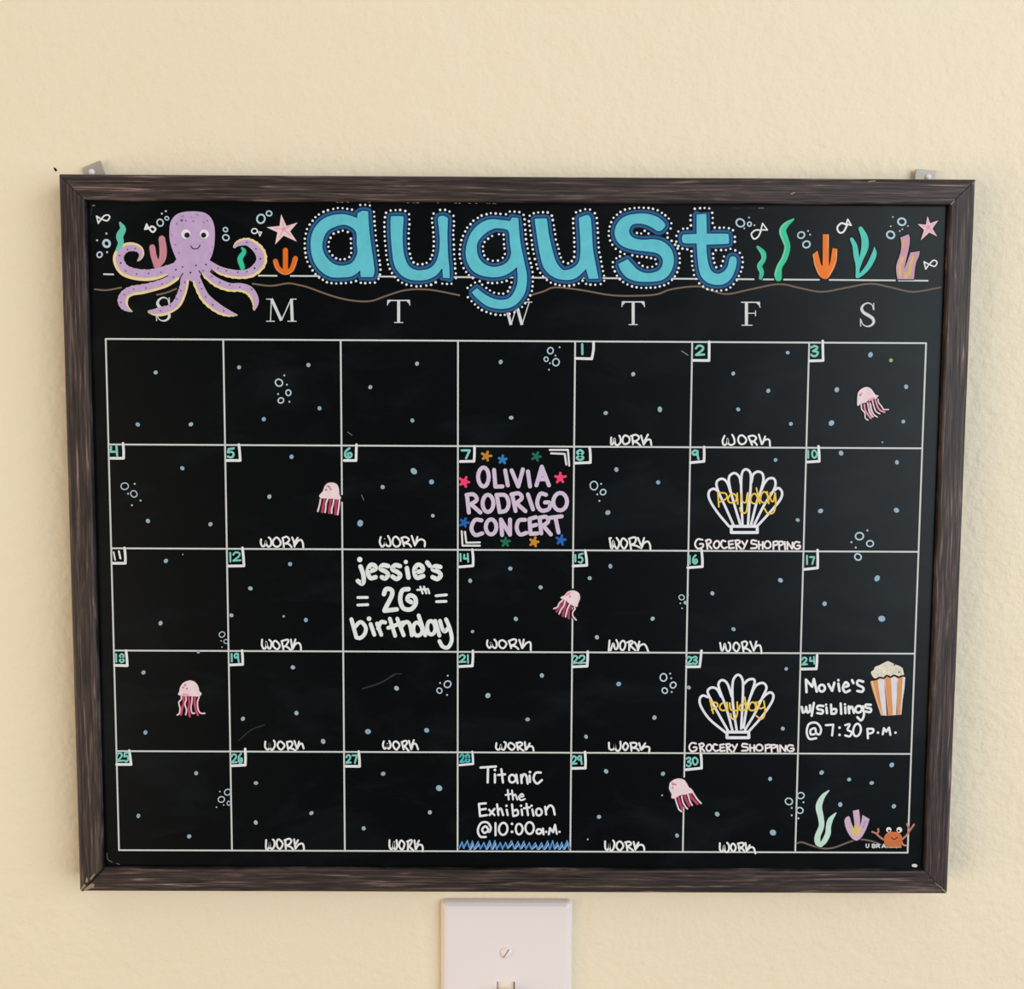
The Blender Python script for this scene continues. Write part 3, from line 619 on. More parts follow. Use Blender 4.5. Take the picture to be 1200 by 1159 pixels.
# ------------------------------------------------------------------ WORK, seventeen times
WORK = [
 (705, 505, 1, '225,155 220,310 270,290 305,175 315,290 370,335 440,270 440,170 415,110;560,105 650,160 640,270 540,310 490,240 510,140z;!715,120 735,310;690,120 800,90 880,150 820,230 740,240;760,250 840,280 910,350;!925,110 985,320;!1085,85 1010,230;990,310 1060,215 1140,210 1165,330'),
 (842, 505, 2, '140,115 95,230 120,330 190,300 215,175 225,290 290,330 370,290 365,180 320,90;560,105 650,200 610,290 520,310 460,230 480,130z;!700,140 785,330;700,130 810,110 880,160 840,230 770,260;770,240 850,270 900,330;!945,85 1010,310;!1090,130 1030,300;1040,250 1110,200 1190,215 1205,350'),
 (300, 625, 5, '120,140 115,230 150,300 205,285 238,175 240,240 285,310 345,285 360,200 340,130 300,95;485,95 570,180 570,270 490,315 410,270 405,170z;!630,110 655,320;620,110 720,80 785,150 720,225 665,245;680,240 770,250 835,320;850,95 890,200 905,310;!980,105 900,225;905,290 990,175 1060,155 1100,230 1110,330'),
 (440, 625, 6, '125,85 100,200 150,310 220,250 225,120 235,240 300,300 350,280 345,170 295,60;490,80 580,190 560,280 480,310 410,240 415,120z;!620,120 670,295;605,110 700,85 785,140 740,200 660,220;690,230 780,250 835,310;!850,60 925,285;!985,85 940,240;925,280 1000,170 1080,140 1155,190 1155,305'),
 (708, 625, 8, '!160,110 125,115;125,115 165,345 205,310 210,170 250,300 305,355 350,260 340,180 290,105;460,120 545,220 470,360 390,260 410,150z;!590,130 630,370;580,125 680,95 745,110 720,220 640,260;650,270 750,290 830,330;790,105 860,270 880,300;!935,110 890,260;870,350 930,230 1020,190 1070,260 1085,380'),
 (300, 745, 12, '145,90 140,220 185,305 240,260 245,130 265,240 315,305 355,250 360,150 315,95;470,120 560,230 500,315 410,250 410,150z;!605,130 645,320;600,125 740,90 755,140 700,230 650,260;690,240 760,280 820,345;!820,90 850,310;!925,85 870,260;860,310 930,190 1010,170 1050,240 1055,330'),
 (565, 740, 14, '125,205 115,310 170,385 215,330 205,250 240,340 300,390 340,340 330,240 290,190;490,205 570,290 500,390 410,350 400,240z;!630,220 680,390;620,225 740,180 800,210 770,290 680,330;680,330 780,350 850,410;!870,195 935,390;!975,190 940,380;940,390 1040,270 1130,260 1140,440'),
 (708, 740, 15, '!125,210 105,450;150,440 215,275 250,400 300,400 325,300 285,200;450,215 500,300 450,430 380,400 380,270z;!590,240 585,440;540,255 640,220 670,260 610,320;!600,320 730,440;715,250 780,370 790,440;!825,235 780,380;790,440 830,340 920,295 980,340 1030,460'),
 (838, 745, 16, '115,165 150,340 190,320 225,180 260,320 310,370 355,300 350,200 315,155;505,160 570,250 510,370 430,300 445,190z;!625,160 665,370;620,160 700,130 750,170 720,250 660,290;670,300 760,310 840,380;!820,135 905,350;!965,135 920,310;905,350 960,250 1040,220 1075,300 1085,410'),
 (305, 860, 19, '120,180 115,300 170,370 220,320 215,195 225,310 280,375 340,290 345,200 320,155;490,180 570,270 490,370 410,290 430,200z;!625,190 655,370;625,190 720,175 755,240 710,310 650,330;680,330 760,350 830,385;!800,165 865,350;!910,180 870,340;865,350 920,250 980,230 1020,340'),
 (440, 860, 20, '195,175 175,260 210,345 265,310 270,220 280,320 330,340 355,250 325,165;490,175 565,260 490,370 415,280 430,200z;!620,190 660,360;615,190 710,160 745,200 710,260 660,290;!680,280 780,400;!785,160 840,360;!900,145 860,250;850,340 880,240 950,240 1000,360'),
 (575, 860, 21, '135,215 125,320 170,370 220,340 240,250 250,340 310,370 350,290 355,210 320,190;480,210 570,290 500,375 410,300 430,230z;!610,220 640,370;600,215 700,195 745,240 700,280 650,310;!680,330 770,395;!800,190 820,370;!915,220 850,340;840,360 900,290 980,300 1005,390'),
 (708, 860, 22, '110,205 120,340 180,370 245,330 245,230 270,360 330,400 385,320 385,250 380,180;515,210 560,290 500,380 440,320 470,230z;!620,215 640,390;610,215 710,205 765,240 720,310 650,320;680,330 760,340 810,390;!820,215 860,360;!960,220 870,350;870,370 960,300 1050,310 1060,370 1045,450'),
 (305, 975, 26, '140,185 135,370 170,410 215,330 220,230 235,360 290,390 335,310 330,210 295,175;440,170 530,270 470,390 400,340 390,220z;!590,190 600,390;570,190 680,155 730,200 700,270 630,310;640,320 720,350 770,405;!795,170 825,390;!885,190 840,270;830,380 900,290 990,270 1020,340 1025,420'),
 (450, 975, 27, '130,190 130,340 170,400 215,350 235,220 235,370 280,400 310,310 295,190;410,195 480,280 430,410 360,340 370,240z;!565,220 560,430;540,220 640,185 650,230 610,310;!580,330 690,430;!715,195 740,390;!820,200 780,280;750,400 800,310 880,300 910,370 905,450'),
 (705, 975, 29, '80,215 85,370 130,420 175,360 180,250 195,400 240,440 285,360 300,250 270,195;440,220 510,320 430,430 350,350 370,250z;!570,240 605,430;550,240 650,225 690,280 600,340;!630,350 740,430;!750,230 790,400;!865,245 810,330;790,410 870,310 950,300 990,350 1000,420'),
 (835, 975, 30, '170,260 170,400 210,460 250,420 270,310 290,440 340,470 385,400 380,300 340,250;490,270 545,360 490,460 430,380 440,300z;!605,280 630,450;590,270 690,250 730,280 700,340 630,360;640,370 710,400 750,470;!770,255 795,440;!870,305 820,400;800,440 880,360 960,370 1005,500')]
for x0, y0, day, t in WORK:
    a = Art(5); a.script(x0, y0, 20, 44, t); a.make('work_lettering', (236, 238, 238), label='white handwritten word WORK in the box for day %d' % day)

# ------------------------------------------------------------------ grocery shopping, shells, payday
GRO = '185,100 140,95 115,140 140,182 185,170 190,140 160,140;!222,105 232,185;215,108 250,98 265,120 235,145;!240,145 270,182;320,110 345,140 320,180 290,150z;400,115 370,108 360,150 385,180 415,170;!470,108 430,115 435,180 480,175;!435,145 470,140;!495,110 505,188;490,108 525,105 535,125 505,145;!510,145 550,188;!555,115 575,145;!605,108 570,185'
SHO = '690,110 650,105 645,135 690,145 690,175 640,180;!712,115 715,185;!750,120 750,185;!715,150 750,148;795,112 825,150 795,180 765,150z;!850,120 850,188;850,120 885,115 890,140 855,155;!900,120 905,192;900,118 935,118 940,140 905,155;!955,120 960,190;!980,190 980,120 1025,185 1030,125;1095,125 1060,120 1040,155 1060,185 1095,180 1100,155 1075,155'
def remap(t, fx, fy):
    out = []
    for st in t.split(';'):
        s_ = '!' if st[0] == '!' else ''; z_ = 'z' if st[-1] == 'z' else ''
        out.append(s_ + ' '.join('%.1f,%.1f' % (fx(float(q.split(',')[0])), fy(float(q.split(',')[1]))) for q in st.strip('!z').split()) + z_)
    return ';'.join(out)
a = Art(5); a.script(800, 620, 8, 17, GRO + ';' + SHO); a.make('event_lettering', (240, 232, 236), label='white words GROCERY SHOPPING under the shell of day 9')
a = Art(5)
a.script(795, 860, 8, 16.5, remap(GRO, lambda x: 100 + (x - 115) * 450 / 490, lambda y_: 85 + (y_ - 95) * 80 / 90)); a.script(795, 860, 8, 16.5, remap(SHO, lambda x: 594 + (x - 640) * 486 / 460, lambda y_: 92 + (y_ - 105) * 78 / 90))
a.make('event_lettering', (240, 232, 236), label='white words GROCERY SHOPPING under the shell of day 23')
SH1 = '435,815 330,690 252,565 246,490 290,462 335,485;475,800 390,610 330,480 318,400 365,368 415,400 450,500;540,800 475,580 440,440 435,350 485,315 530,350 545,420;560,800 550,560 548,380 562,300 600,280 636,320 638,420 625,600 612,800;640,800 690,600 735,470 757,370 742,315 700,302 660,330 645,400;670,800 760,620 850,480 870,410 850,365 800,370 760,420 740,470;700,810 820,680 910,570 932,500 900,455 860,475'
SH2 = '480,785 330,660 250,540 240,470 270,440 315,455;505,770 420,620 340,470 313,400 350,365 400,380 440,450;545,765 490,560 430,400 415,330 450,295 500,330 540,450;585,760 555,560 545,400 555,290 600,245 640,290 645,400 638,560 628,750;650,740 680,560 730,400 755,310 735,285 690,295 655,330;665,760 760,600 830,450 865,370 840,325 790,330 750,370 710,460;700,775 820,640 910,510 930,440 900,410 850,440 800,500'
P1 = '!338,630 330,500;330,500 400,505 412,550 350,585;480,510 430,540 440,590 500,570z;!510,505 515,605;545,510 550,570 590,590 605,510;610,500 605,620 590,685 548,680 535,640;680,510 640,540 650,595 700,580z;!690,455 722,600;770,490 730,540 750,590 800,570z;!790,490 806,600;820,500 822,560 850,580 865,500;866,500 872,600 850,685 795,690 765,645'
P2 = '!365,605 335,480;340,500 400,510 400,545 350,575;460,510 425,550 460,580 490,550z;!495,505 500,580;520,510 530,570 580,580;590,500 592,600 570,662 538,650 530,610;650,510 610,550 630,580 670,560z;!660,455 682,575;735,500 700,550 730,580 765,550z;!765,500 772,580;785,500 800,560 840,550;840,490 852,600 820,660 770,630'
for (x0, y0, s_, bs, p_, day) in ((800, 515, SH1, '!455,814 697,814 700,872 455,872z', P1, 9), (790, 760, SH2, '!495,782 698,782 700,835 495,835z', P2, 23)):
    a = Art(5); a.script(x0, y0, 8, 23, s_); a.script(x0, y0, 8, 28, bs); o = a.make('shell_drawing', (232, 234, 242), label='white scallop shell outline in the box for day %d' % day)
    a = Art(7); a.script(x0, y0, 8, 15, p_); a.make('event_lettering', (242, 204, 84), o, 'yellow word payday written over the shell')

# ------------------------------------------------------------------ the concert, day 7
a = Art(5)
a.script(528, 515, 8, 38, '310,262 358,350 310,442 258,350z;!408,285 420,442 487,440;!512,290 537,430;!572,290 635,440 678,280;!725,300 745,440;!805,430 855,255 922,430;!830,372 890,372;!840,330 880,330;!155,530 172,685;150,520 215,515 247,565 185,610;!195,610 280,685;350,518 402,600 350,680 300,600z;!435,530 460,678;430,520 515,525 545,600 520,665 460,680;!578,520 610,670;570,515 640,505 668,550 610,600;!620,600 702,672;!725,515 773,655;895,518 840,510 812,600 850,665 920,652 932,595 885,590;1025,500 1092,580 1030,665 962,590z;290,758 230,755 195,830 230,895 297,880;380,748 430,820 380,890 330,820z;!483,895 472,750 557,892 557,750;700,753 640,760 620,830 650,890 712,875;!800,728 740,745 750,885 815,880;!745,815 802,800;!835,740 850,880;830,735 895,725 915,770 860,810;!870,810 940,890;!925,735 1042,720;!985,740 1012,872')
a.make('event_lettering', (212, 194, 220), label='three lines of lavender concert lettering in the box for day 7')
for t in ('!930,98 1100,98 1112,245', '!942,130 1070,135 1085,235', '!105,860 112,995 275,995', '!135,865 148,968 275,965'):
    a = Art(5); a.script(528, 515, 8, 18, t); a.make('corner_line', (230, 228, 232))
for x, yy, r, c in ((335, 155, 42, (190, 132, 48)), (487, 190, 36, (44, 128, 196)), (805, 160, 40, (26, 104, 82)), (130, 398, 46, (240, 62, 112)), (1028, 360, 48, (242, 66, 114)), (128, 780, 38, (28, 98, 172)), (515, 962, 40, (26, 110, 84)), (783, 962, 42, (200, 138, 42)), (1035, 943, 42, (30, 100, 190))):
    a = Art(5); R_ = []; o0 = random.uniform(0, 1)
    for k in range(10):
        rr = (r if k % 2 == 0 else r * .62) / 8; an = k * math.pi / 5 - math.pi / 2 + o0 * .4; R_.append((528 + x / 8 + rr * math.cos(an) * random.uniform(.9, 1.15), 515 + yy / 8 + rr * math.sin(an) * random.uniform(.9, 1.1)))
    a.fill([R_])
    for k in range(0, 10, 2): a.ribbon([R_[k], (528 + x / 8, 515 + yy / 8)], 3.0)
    a.make('little_star', c)

# ------------------------------------------------------------------ birthday
a = Art(5)
a.script(395, 640, 8, 42, '220,190 245,260 250,325 232,352 195,325;290,240 360,215 350,180 310,180 288,240 312,298 362,290;480,187 430,178 408,212 458,240 478,270 450,303 420,290;590,187 545,178 517,215 570,245 593,275 560,308 520,285;!655,205 670,295;725,245 800,230 795,188 755,175 725,220 745,295 808,280;!845,152 868,182;968,195 920,188 897,217 950,240 972,275 940,308 895,290;o213,125,25 645,148,20')
a.script(395, 640, 8, 26, '!195,481 285,480;!195,552 288,548;!928,465 1025,456;!933,520 1022,517')
a.script(395, 640, 8, 42, '440,450 460,402 510,410 515,460 470,550 445,600;!445,605 560,592;670,402 612,415 592,500 620,580 690,592 737,540 728,480 680,462 660,500 695,525')
a.script(395, 640, 8, 19, '!780,380 802,442;!752,410 815,404;!815,380 837,442;825,420 850,400 865,442')
a.script(395, 640, 8, 37, '!135,685 180,850;165,760 220,710 268,760 260,820 220,860 180,855;!315,730 350,830;o300,680,22;!375,725 415,830;385,770 412,712 452,715;!495,680 545,840;!480,765 620,715;!565,680 625,835;600,760 640,712 680,730 702,835;745,715 715,790 760,838 800,780z;!765,650 827,835;880,700 845,760 880,828 922,770z;!920,700 960,838;965,700 985,770 1010,800 1040,770;1022,685 1060,780 1075,880 1040,948 990,940 960,890')
a.make('event_lettering', (230, 236, 234), label="bold white birthday lettering in the third row")

# ------------------------------------------------------------------ exhibition, day 28
a = Art(5)
a.script(525, 875, 8, 21, '!305,195 450,185;!375,190 372,335;!440,258 440,335;o440,217,13 768,237,13;!500,210 515,335;!470,265 535,258;600,262 572,300 600,335 635,300z;!640,262 652,340;!685,265 690,340;688,300 710,258 735,275 747,345;!765,270 768,330;870,242 822,245 802,300 835,345 880,312')
a.script(525, 875, 8, 17, '!560,405 570,495;!540,452 590,442;!600,410 610,495;608,465 630,447 650,495;665,472 708,462 690,442 667,470 682,500 720,490')
a.script(525, 875, 8, 20, '!355,530 290,535 300,650 365,640;!300,590 355,582;!385,590 435,640;!435,582 390,640;!460,540 472,640;468,602 495,578 517,640;!550,590 560,640;o548,553,12 685,553,12 783,553,12;!600,540 610,640;610,602 648,592 655,635 612,650;!690,588 696,640;!735,535 750,640;!712,577 765,568;!790,588 802,645;850,578 880,612 850,645 825,612z;!910,562 920,635;915,602 952,550 985,570 1000,635')
a.script(525, 875, 8, 20, '375,790 340,808 320,775 350,745 375,770 385,800 402,760 370,710 310,715 280,780 300,840 355,845;!445,715 446,830;520,712 558,770 515,826 477,770z;o600,722,13 600,797,13;665,722 700,770 665,822 635,770z;765,706 805,760 765,818 725,760z;850,772 830,795 850,816 880,792z;!890,766 896,820;o920,797,11 1045,797,11;!945,820 955,762 985,800 1003,732 1020,815')
a.make('event_lettering', (234, 236, 240), label='four lines of white exhibition lettering in the box for day 28')
rnd = random.Random(3); a = Art(4); b_ = Art(5); c_ = Art(6); x = 105
while x < 1120:
    dx = rnd.uniform(38, 62); pk = rnd.uniform(878, 900); lo = rnd.uniform(945, 965)
    a.script(525, 875, 8, 26, '!%f,%f %f,%f;!%f,%f %f,%f' % (x, lo - 8, x + dx * .6, pk + 22, x + dx * .6, pk + 22, x + dx, lo - 6))
    b_.script(525, 875, 8, 11, '!%f,%f %f,%f' % (x, lo, x + dx * .62, pk)); b_.script(525, 875, 8, 11, '!%f,%f %f,%f' % (x + dx * .62, pk, x + dx, lo))
    if rnd.random() < .6: c_.script(525, 875, 8, 9, '!%f,%f %f,%f' % (x + 10, lo, x + dx * .8, pk + 25))
    x += dx
wv = b_.make('wave_drawing', (96, 156, 212), label='blue zigzag sea waves along the foot of the box for day 28')
a.make('wave_understroke', (24, 62, 122), wv, 'deep blue strokes under the zigzag'); c_.make('wave_overstroke', (168, 200, 226), wv, 'pale blue strokes over the zigzag')  # thick dark blue marker strokes beneath, thin pale ones on top

# ------------------------------------------------------------------ film evening, day 24
a = Art(5)
a.script(925, 755, 7.5, 22, '!150,420 145,310 200,372 215,305 240,415;285,355 312,385 285,415 258,385z;!342,350 375,408 395,337;!430,345 440,410;o430,315,12;470,377 520,362 495,332 470,380 490,420 530,405;!550,315 562,340;648,328 605,318 597,352 648,382 640,415 597,410')
a.script(925, 755, 7.5, 21, '!108,550 118,600 142,590 147,550;!147,560 160,600 182,588 180,535;!215,515 195,628;298,542 252,540 247,568 293,580 285,608 245,604;!325,555 330,605;o322,530,11 488,527,11;!365,530 370,610;370,572 410,570 405,605 372,610;!450,520 455,610;!490,552 492,605;!520,545 525,605;525,572 548,547 567,602;610,540 580,570 605,600 637,570z;645,545 655,620 630,668 597,640;715,532 672,530 672,555 715,566 710,595 670,590')
a.script(925, 755, 7.5, 19, '220,790 187,790 187,752 225,737 235,780 265,790 277,740 237,690 172,700 152,770 175,830 235,825;!320,710 385,706 375,800;o440,732,12 440,795,12 778,776,11 932,776,11;490,710 530,702 510,750 545,770 530,808 490,800;595,697 628,750 590,808 560,760z;!685,745 690,825;685,742 735,745 730,775 690,785;!820,790 830,737 850,767 875,732 887,795')
a.make('event_lettering', (236, 240, 242), label="three lines of white film evening lettering in the box for day 24")
K = 14.485; PX, PY = 1010, 765
bk = blob('popcorn_drawing', PX, PY, K, '145,500c 170,462 245,467c 300,432 370,442c 420,397 485,420c 545,392 600,428c 660,398 735,412c 720,600 690,800 665,1050c 430,1065 320,1060c 240,820 175,620', (222, 152, 96), 'orange and white striped popcorn tub painted in the box for day 24')
a = Art(6)
for t in ('265,468 300,438 372,446 398,640 440,1060 350,1060 305,760', '490,425 545,396 600,432 606,560 590,1050 522,1056 505,700', '690,405 735,414 720,600 690,800 668,1045 650,1045 672,700'): a.fill([[p[:2] for p in pts(t, PX, PY, K)]])
a.make('tub_stripe', (226, 222, 226), bk, 'white stripes')
a = Art(6)
for t in ('375,450 395,445 440,1058 420,1058', '602,430 612,425 606,800 588,1050 578,1050 596,700', '150,480 178,465 340,1058 322,1058'): a.fill([[p[:2] for p in pts(t, PX, PY, K)]])
a.make('tub_stripe', (236, 196, 164), bk, 'peach stripe edges')
a = Art(6); a.fill([outline(pts('150,330 200,290c 220,240 290,210c 380,165c 440,140 510,170c 560,195c 640,225 690,260c 715,380c 620,402 540,375 480,402 420,377 370,412 280,412 240,437 190,412', PX, PY, K), 3)])
pop = a.make('popcorn', (228, 222, 206), bk, 'heap of cream popcorn')
rnd = random.Random(5)
for col in ((242, 238, 226), (206, 200, 184), (232, 218, 176)):
    a = Art(7)
    for _ in range(26):
        x, yy = rnd.uniform(200, 680), rnd.uniform(190, 400)
        if yy < 150 + abs(x - 440) * .5 + 20: continue
        a.disc(PX + x / K, PY + yy / K, rnd.uniform(.7, 1.5), rnd.uniform(.5, 1.1), rnd.uniform(0, 3))
    a.make('popcorn', col, bk)
a = Art(8); a.script(PX, PY, K, 30, '150,462 230,450 300,417 370,427 420,385 485,410 545,380 620,412 680,390 730,396;o548,205,14 628,325,14'); a.make('rim_line', (24, 14, 14), bk, 'dark scalloped rim line')

# ------------------------------------------------------------------ crab and maker's mark
a = Art(2)
a.script(1005, 950, 15, 20, '150,585 150,630 172,648 195,630 195,585;!258,588 258,648;258,588 300,592 298,615 258,618;258,618 308,622 300,648 258,648;!335,648 335,588;335,588 378,592 376,616 338,618;!352,618 385,648;!428,648 458,588 490,648;!440,632 478,632;!520,648 520,590 556,648 556,590;!590,648 590,590;590,590 628,600 628,640 590,648;695,598 660,592 662,616 695,622 690,648 658,642')
a.make('printed_mark', (206, 214, 214), label="small white maker's lettering printed at the lower right")
crab = blob('crab_drawing', 1005, 950, 15, '460,480 500,405 560,372 680,372 745,405 785,480 775,580 760,645c 540,645c 480,600', (204, 112, 62), 'smiling orange crab painted in the lower right corner', rim=False)
for pp, qq, r in (((545, 332), (550, 350), 46), ((730, 335), (718, 350), 50)):
    a = Art(7); a.disc(1005 + pp[0] / 15, 950 + pp[1] / 15, r / 15); a.make('eye', (238, 232, 226), crab, 'white eye')
    a = Art(8); a.disc(1005 + qq[0] / 15, 950 + qq[1] / 15, 21 / 15); a.make('pupil', (40, 20, 18), crab, 'black pupil')
a = Art(7); a.script(1005, 950, 15, 15, '590,468 640,502 700,462'); a.make('smile', (70, 28, 16), crab, 'dark smile')
a = Art(4); a.script(1005, 950, 15, 32, '470,515 400,470 335,410;!335,400 255,370;340,410 362,370 360,318;785,500 860,430 920,340 990,242;900,320 885,270 865,235;770,540 800,598 850,612'); a.make('crab_limbs', (188, 126, 106), crab, 'dusty pink limbs')
a = Art(6); a.script(1005, 950, 15, 22, '!545,640 760,640'); a.make('crab_base', (184, 150, 134), crab, 'greyish lower edge')

# ------------------------------------------------------------------ smudges and chips
a = Art(1)
for t, k_, x0, y0, w_ in (('680,450 740,400 800,378', 4, 110, 755, 5), ('140,208 220,182 290,142', 4, 390, 755, 7), ('270,150 290,140 320,138', 4, 390, 755, 5), ('30,60 30,120 20,200', 12, 105, 235, 14), ('105,45 200,48', 12, 850, 240, 10), ('340,45 410,50', 12, 850, 240, 10)):
    a.script(x0, y0, k_, w_, t)
a.make('chalk_smudge', (40, 46, 47), label='faint grey wiped chalk streaks')
a = Art(2); a.script(105, 235, 12, 20, '!50,70 70,70'); a.script(850, 240, 12, 12, '!470,48 540,46'); a.script(80, 980, 12, 9, '545,235 555,320 620,365;680,380 720,395'); a.script(390, 380, 4, 3, '70,505 90,520;135,800 145,825'); a.script(660, 380, 4, 5, '555,125 585,145')
a.make('chalk_smudge', (118, 126, 126), label='small pale chalk nicks near the frame corners')
a = Art(2); a.script(1000, 960, 9.23, 34, '!650,500 676,503'); a.make('paint_drop', (226, 230, 228), label='white drop in the lower right corner')
def chip(name, P, y, m, thick=.00015):
    """small flake lying on the frame front"""
    bm = bmesh.new(); Q = [ray(p[0], p[1], 0) - OFF for p in P]
    t = [bm.verts.new((q.x, y - thick, q.z)) for q in Q]; u = [bm.verts.new((q.x, y + .0003, q.z)) for q in Q]
    bm.faces.new(t); bm.faces.new(u)
    for i in range(len(P)): bm.faces.new((t[i], t[(i + 1) % len(P)], u[(i + 1) % len(P)], u[i]))
    return obj(name, bm, m, board)
for P in ([(95, 1041), (98.5, 1036), (101, 1037.5), (97, 1042)], [(100, 1034), (101.5, 1027.5), (103, 1030), (103, 1034)], [(105, 1030), (110, 1024), (112, 1024), (107, 1031)], [(97.5, 1042.8), (107, 1035), (111, 1036), (110, 1039.5), (101, 1043.2)],
          [(1138.5, 215.5), (1143, 211.2), (1143.6, 212), (1139.2, 216.3)], [(1113.5, 239.6), (1118.2, 235), (1119, 235.6), (1114.6, 240.2)], [(1096, 1034), (1102.5, 1039.6), (1102, 1040.3), (1095.6, 1034.6)], [(925.5, 227.5), (930, 225), (932, 225.6), (928, 228)], [(1017, 212.4), (1026, 211.2), (1026, 212.4), (1018, 213.6)]):
    chip('wood_chip', P, 0, M_CHIP)
gap = chip('mitre_gap', [(96, 1044), (121.5, 1017.8), (122.5, 1018.6), (97.2, 1044.8)], 0, M_DARK, .0001); gap['label'] = 'dark open joint at the lower left corner'
rnd = random.Random(9)
for _ in range(16):
    x = rnd.uniform(370, 600); yy = 236.6 + (x - 370) * .008
    chip('wood_chip', [(x, yy), (x + rnd.uniform(1.5, 6), yy), (x + rnd.uniform(1.5, 4), yy + .8)], 0, M_CHIP)

# ------------------------------------------------------------------ hangers behind the frame top
def bracket(corners, screw, label):
    """steel hanger tab on the wall: corners in order, drawn where its front lies at y = .0185"""
    Y0, Y1 = .0186, .0200
    Q = [ray(px, py, Y0) for px, py in corners]; ctr = sum(Q, Vector()) / 4; base = Vector((ctr.x, WALL_Y, min(q.z for q in Q)))
    t = thing('hanging_bracket', label, 'bracket', base, 'steel hangers behind the top rail')
    bm = bmesh.new(); sc = ray(*screw, Y0); n = 16
    f = [bm.verts.new(Vector((q.x, Y0, q.z)) - base) for q in Q]; b = [bm.verts.new(Vector((q.x, Y1, q.z)) - base) for q in Q]
    bm.faces.new(f); bm.faces.new(b)
    for i in range(4): bm.faces.new((f[i], f[(i + 1) % 4], b[(i + 1) % 4], b[i]))
    bmesh.ops.bevel(bm, geom=[e for e in bm.edges], offset=.0002, segments=1, affect='EDGES')
    obj('plate', bm, M_ST, t)
    # stand-off block to the wall
    bm = bmesh.new(); bmesh.ops.create_cube(bm, size=1)
    for v in bm.verts: v.co = Vector((v.co.x * .006 + sc.x, (Y1 + WALL_Y) / 2 + v.co.y * (WALL_Y - Y1), v.co.z * .006 + sc.z - .001)) - base
    obj('spacer', bm, M_DARK, t)
    bm = bmesh.new()
    prof = [(0, -.0012), (.0008, -.00115), (.0015, -.0008), (.0019, -.0002), (.0019, .0)]
    rings = []
    for r, y in prof[1:]: rings.append([bm.verts.new(Vector((sc.x + r * math.cos(2 * math.pi * k / n), Y0 + y, sc.z + r * math.sin(2 * math.pi * k / n))) - base) for k in range(n)])
    for p, q in zip(rings, rings[1:]):
        for k in range(n): bm.faces.new((p[k], p[(k + 1) % n], q[(k + 1) % n], q[k]))
    bm.faces.new(rings[0]); bm.faces.new(rings[-1])
    obj('screw', bm, M_SCREW, t, 'white screw head', True)
bracket([(96.5, 196.5), (117.2, 187.8), (126, 212), (105.5, 219)], (107.5, 201.8), 'tilted steel hanger tab sticking up behind the top left of the chalkboard frame')
bracket([(1073.5, 197.8), (1097, 200.2), (1094.6, 222), (1071, 220)], (1087.6, 207.6), 'level steel hanger tab sticking up behind the top right of the chalkboard frame')

# nail hole in the wall paint
bm = bmesh.new(); c0 = ray(64.6, 198.6, WALL_Y - .0001); v = []
for k, (dx, dz) in enumerate(((-.0009, .0011), (.0002, .0009), (.0012, -.0004), (.0004, -.0013), (-.0003, -.0004))): v.append(bm.verts.new((c0.x + dx, WALL_Y - .0002, c0.z + dz)))
u = [bm.verts.new((q.co.x, WALL_Y + .001, q.co.z)) for q in v]
bm.faces.new(v); bm.faces.new(u)
for i in range(5): bm.faces.new((v[i], v[(i + 1) % 5], u[(i + 1) % 5], u[i]))
nh = obj('nail_hole', bm, M_DARK, wall, 'dark nail hole beside the frame corner')

# ------------------------------------------------------------------ light switch
TL = ray(517.2, 1052.5, WALL_Y); TR = ray(669.6, 1052.5, WALL_Y)
PWD = TR.x - TL.x; PH = PWD * 123.8 / 79.4; cxp = (TL.x + TR.x) / 2; ztop = TL.z
sw = thing('light_switch', 'white toggle light switch plate on the wall below the chalkboard', 'light switch', (cxp, WALL_Y, ztop - PH))
o_ = Vector((cxp, WALL_Y, ztop - PH))
def P3(x, y, z): return (x, y, z)
bm = bmesh.new(); hw = PWD / 2; TW, TH = .0054, .0122; zc = PH / 2
lev = [(0, 0), (0, -.0024), (.0008, -.0040), (.0024, -.0054), (.0042, -.0059)]
rings = []
for ins, y in lev:
    r = max(.0008, .0026 - ins * .3); ring = []
    X, Z0, Z1 = hw - ins, ins, PH - ins
    for (cx_, cz_, a0) in ((X - r, Z1 - r, 0), (-X + r, Z1 - r, 90), (-X + r, Z0 + r, 180), (X - r, Z0 + r, 270)):
        for k in range(5): an = math.radians(a0 + k * 22.5); ring.append(bm.verts.new((cx_ + r * math.cos(an), y, cz_ + r * math.sin(an))))
    rings.append(ring)
n = len(rings[0])
for p, q in zip(rings, rings[1:]):
    for k in range(n): bm.faces.new((p[k], p[(k + 1) % n], q[(k + 1) % n], q[k]))
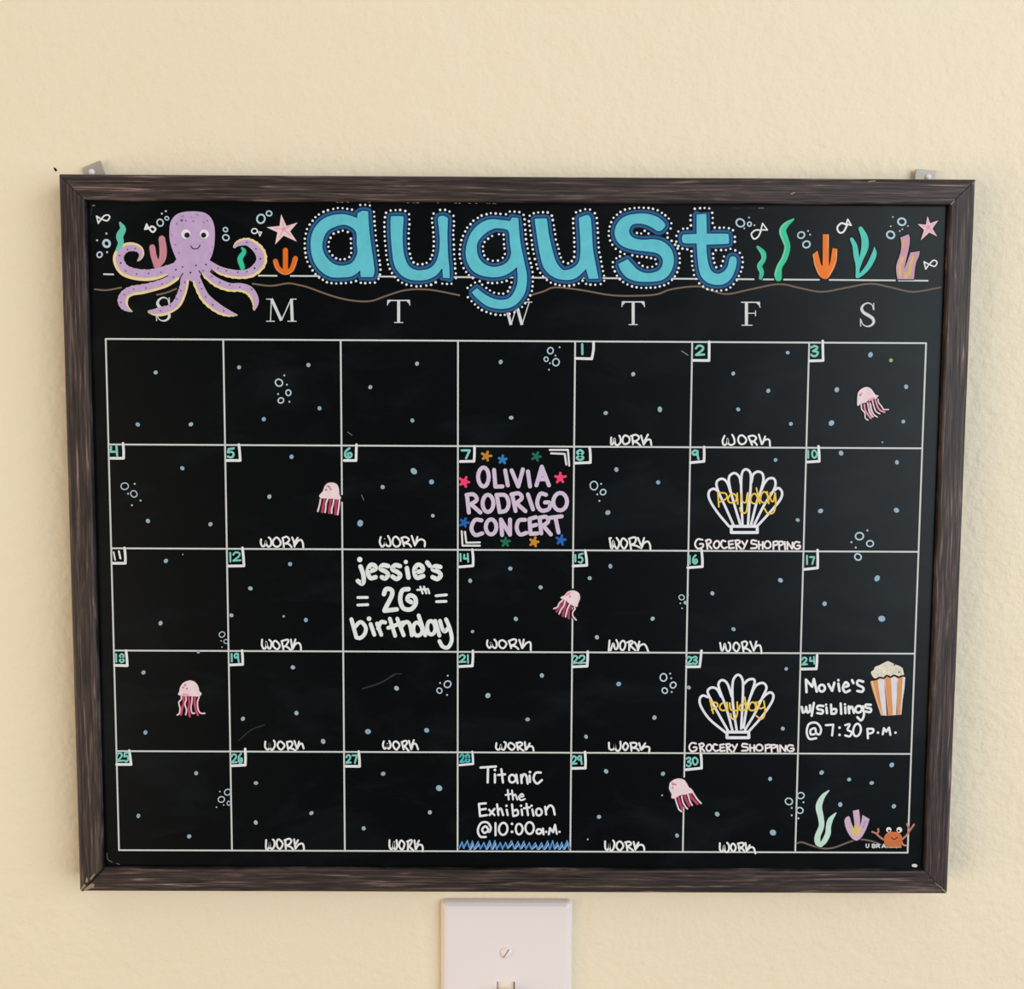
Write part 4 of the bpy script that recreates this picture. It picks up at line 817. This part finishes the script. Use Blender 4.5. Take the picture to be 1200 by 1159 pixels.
# front face with the toggle opening cut through it
yf = lev[-1][1]; fr = rings[-1]
hole = [bm.verts.new((sx * TW, yf, zc + sz * TH)) for sx, sz in ((1, 1), (-1, 1), (-1, -1), (1, -1))]
hb = [bm.verts.new((v.co.x, yf + .004, v.co.z)) for v in hole]
for c_i in range(4):
    seg = fr[c_i * 5:(c_i + 1) * 5]; nx = fr[((c_i + 1) * 5) % n]
    for k in range(4): bm.faces.new((seg[k], seg[k + 1], hole[c_i]))
    bm.faces.new((seg[4], nx, hole[(c_i + 1) % 4], hole[c_i])); bm.faces.new((hole[c_i], hole[(c_i + 1) % 4], hb[(c_i + 1) % 4], hb[c_i]))
obj('wall_plate', bm, M_PL, sw)
M_IV = mat('ivory_toggle', (238, 226, 208), .35, .45)
bm = bmesh.new(); bmesh.ops.create_cube(bm, size=1)
for v in bm.verts: v.co = Vector((v.co.x * .0098, yf + .0025 + v.co.y * .002, zc + v.co.z * .0236))
obj('switch_well', bm, M_IV, sw, 'ivory well around the toggle')
bm = bmesh.new(); bmesh.ops.create_cube(bm, size=1)
for v in bm.verts:
    f_ = v.co.y < 0; v.co = Vector((v.co.x * (.0062 if f_ else .0084), (yf - .0085) if f_ else (yf + .0016), zc + (.0068 + v.co.z * .0044 if f_ else v.co.z * .013)))
bmesh.ops.bevel(bm, geom=[e for e in bm.edges], offset=.0007, segments=2, affect='EDGES')
obj('toggle', bm, M_IV, sw, 'ivory toggle lever')
for zz in (ztop - ray(594.5, 1116.5, WALL_Y - .006).z,):
    for z_ in (PH - zz, zz):
        bm = bmesh.new(); n2 = 24; pr = [(.0034, .0), (.0034, -.0006), (.0026, -.0011), (.0012, -.0013)]; rg = []
        for r, y_ in pr: rg.append([bm.verts.new((r * math.cos(2 * math.pi * k / n2), yf + y_, z_ + r * math.sin(2 * math.pi * k / n2))) for k in range(n2)])
        for p, q in zip(rg, rg[1:]):
            for k in range(n2): bm.faces.new((p[k], p[(k + 1) % n2], q[(k + 1) % n2], q[k]))
        bm.faces.new(rg[-1])
        scr = obj('screw', bm, M_PL, sw)
        bm = bmesh.new(); bmesh.ops.create_cube(bm, size=1); an = math.radians(-33); cc, ss = math.cos(an), math.sin(an)
        for v in bm.verts:
            a_, b2 = v.co.x * .0007, v.co.z * .0060; v.co = Vector((a_ * cc - b2 * ss, yf - .0011 + v.co.y * .0005, z_ + a_ * ss + b2 * cc))
        obj('screw_slot', bm, mat('screw_slot_shadowed_metal', (150, 138, 130), .6, .3), scr)
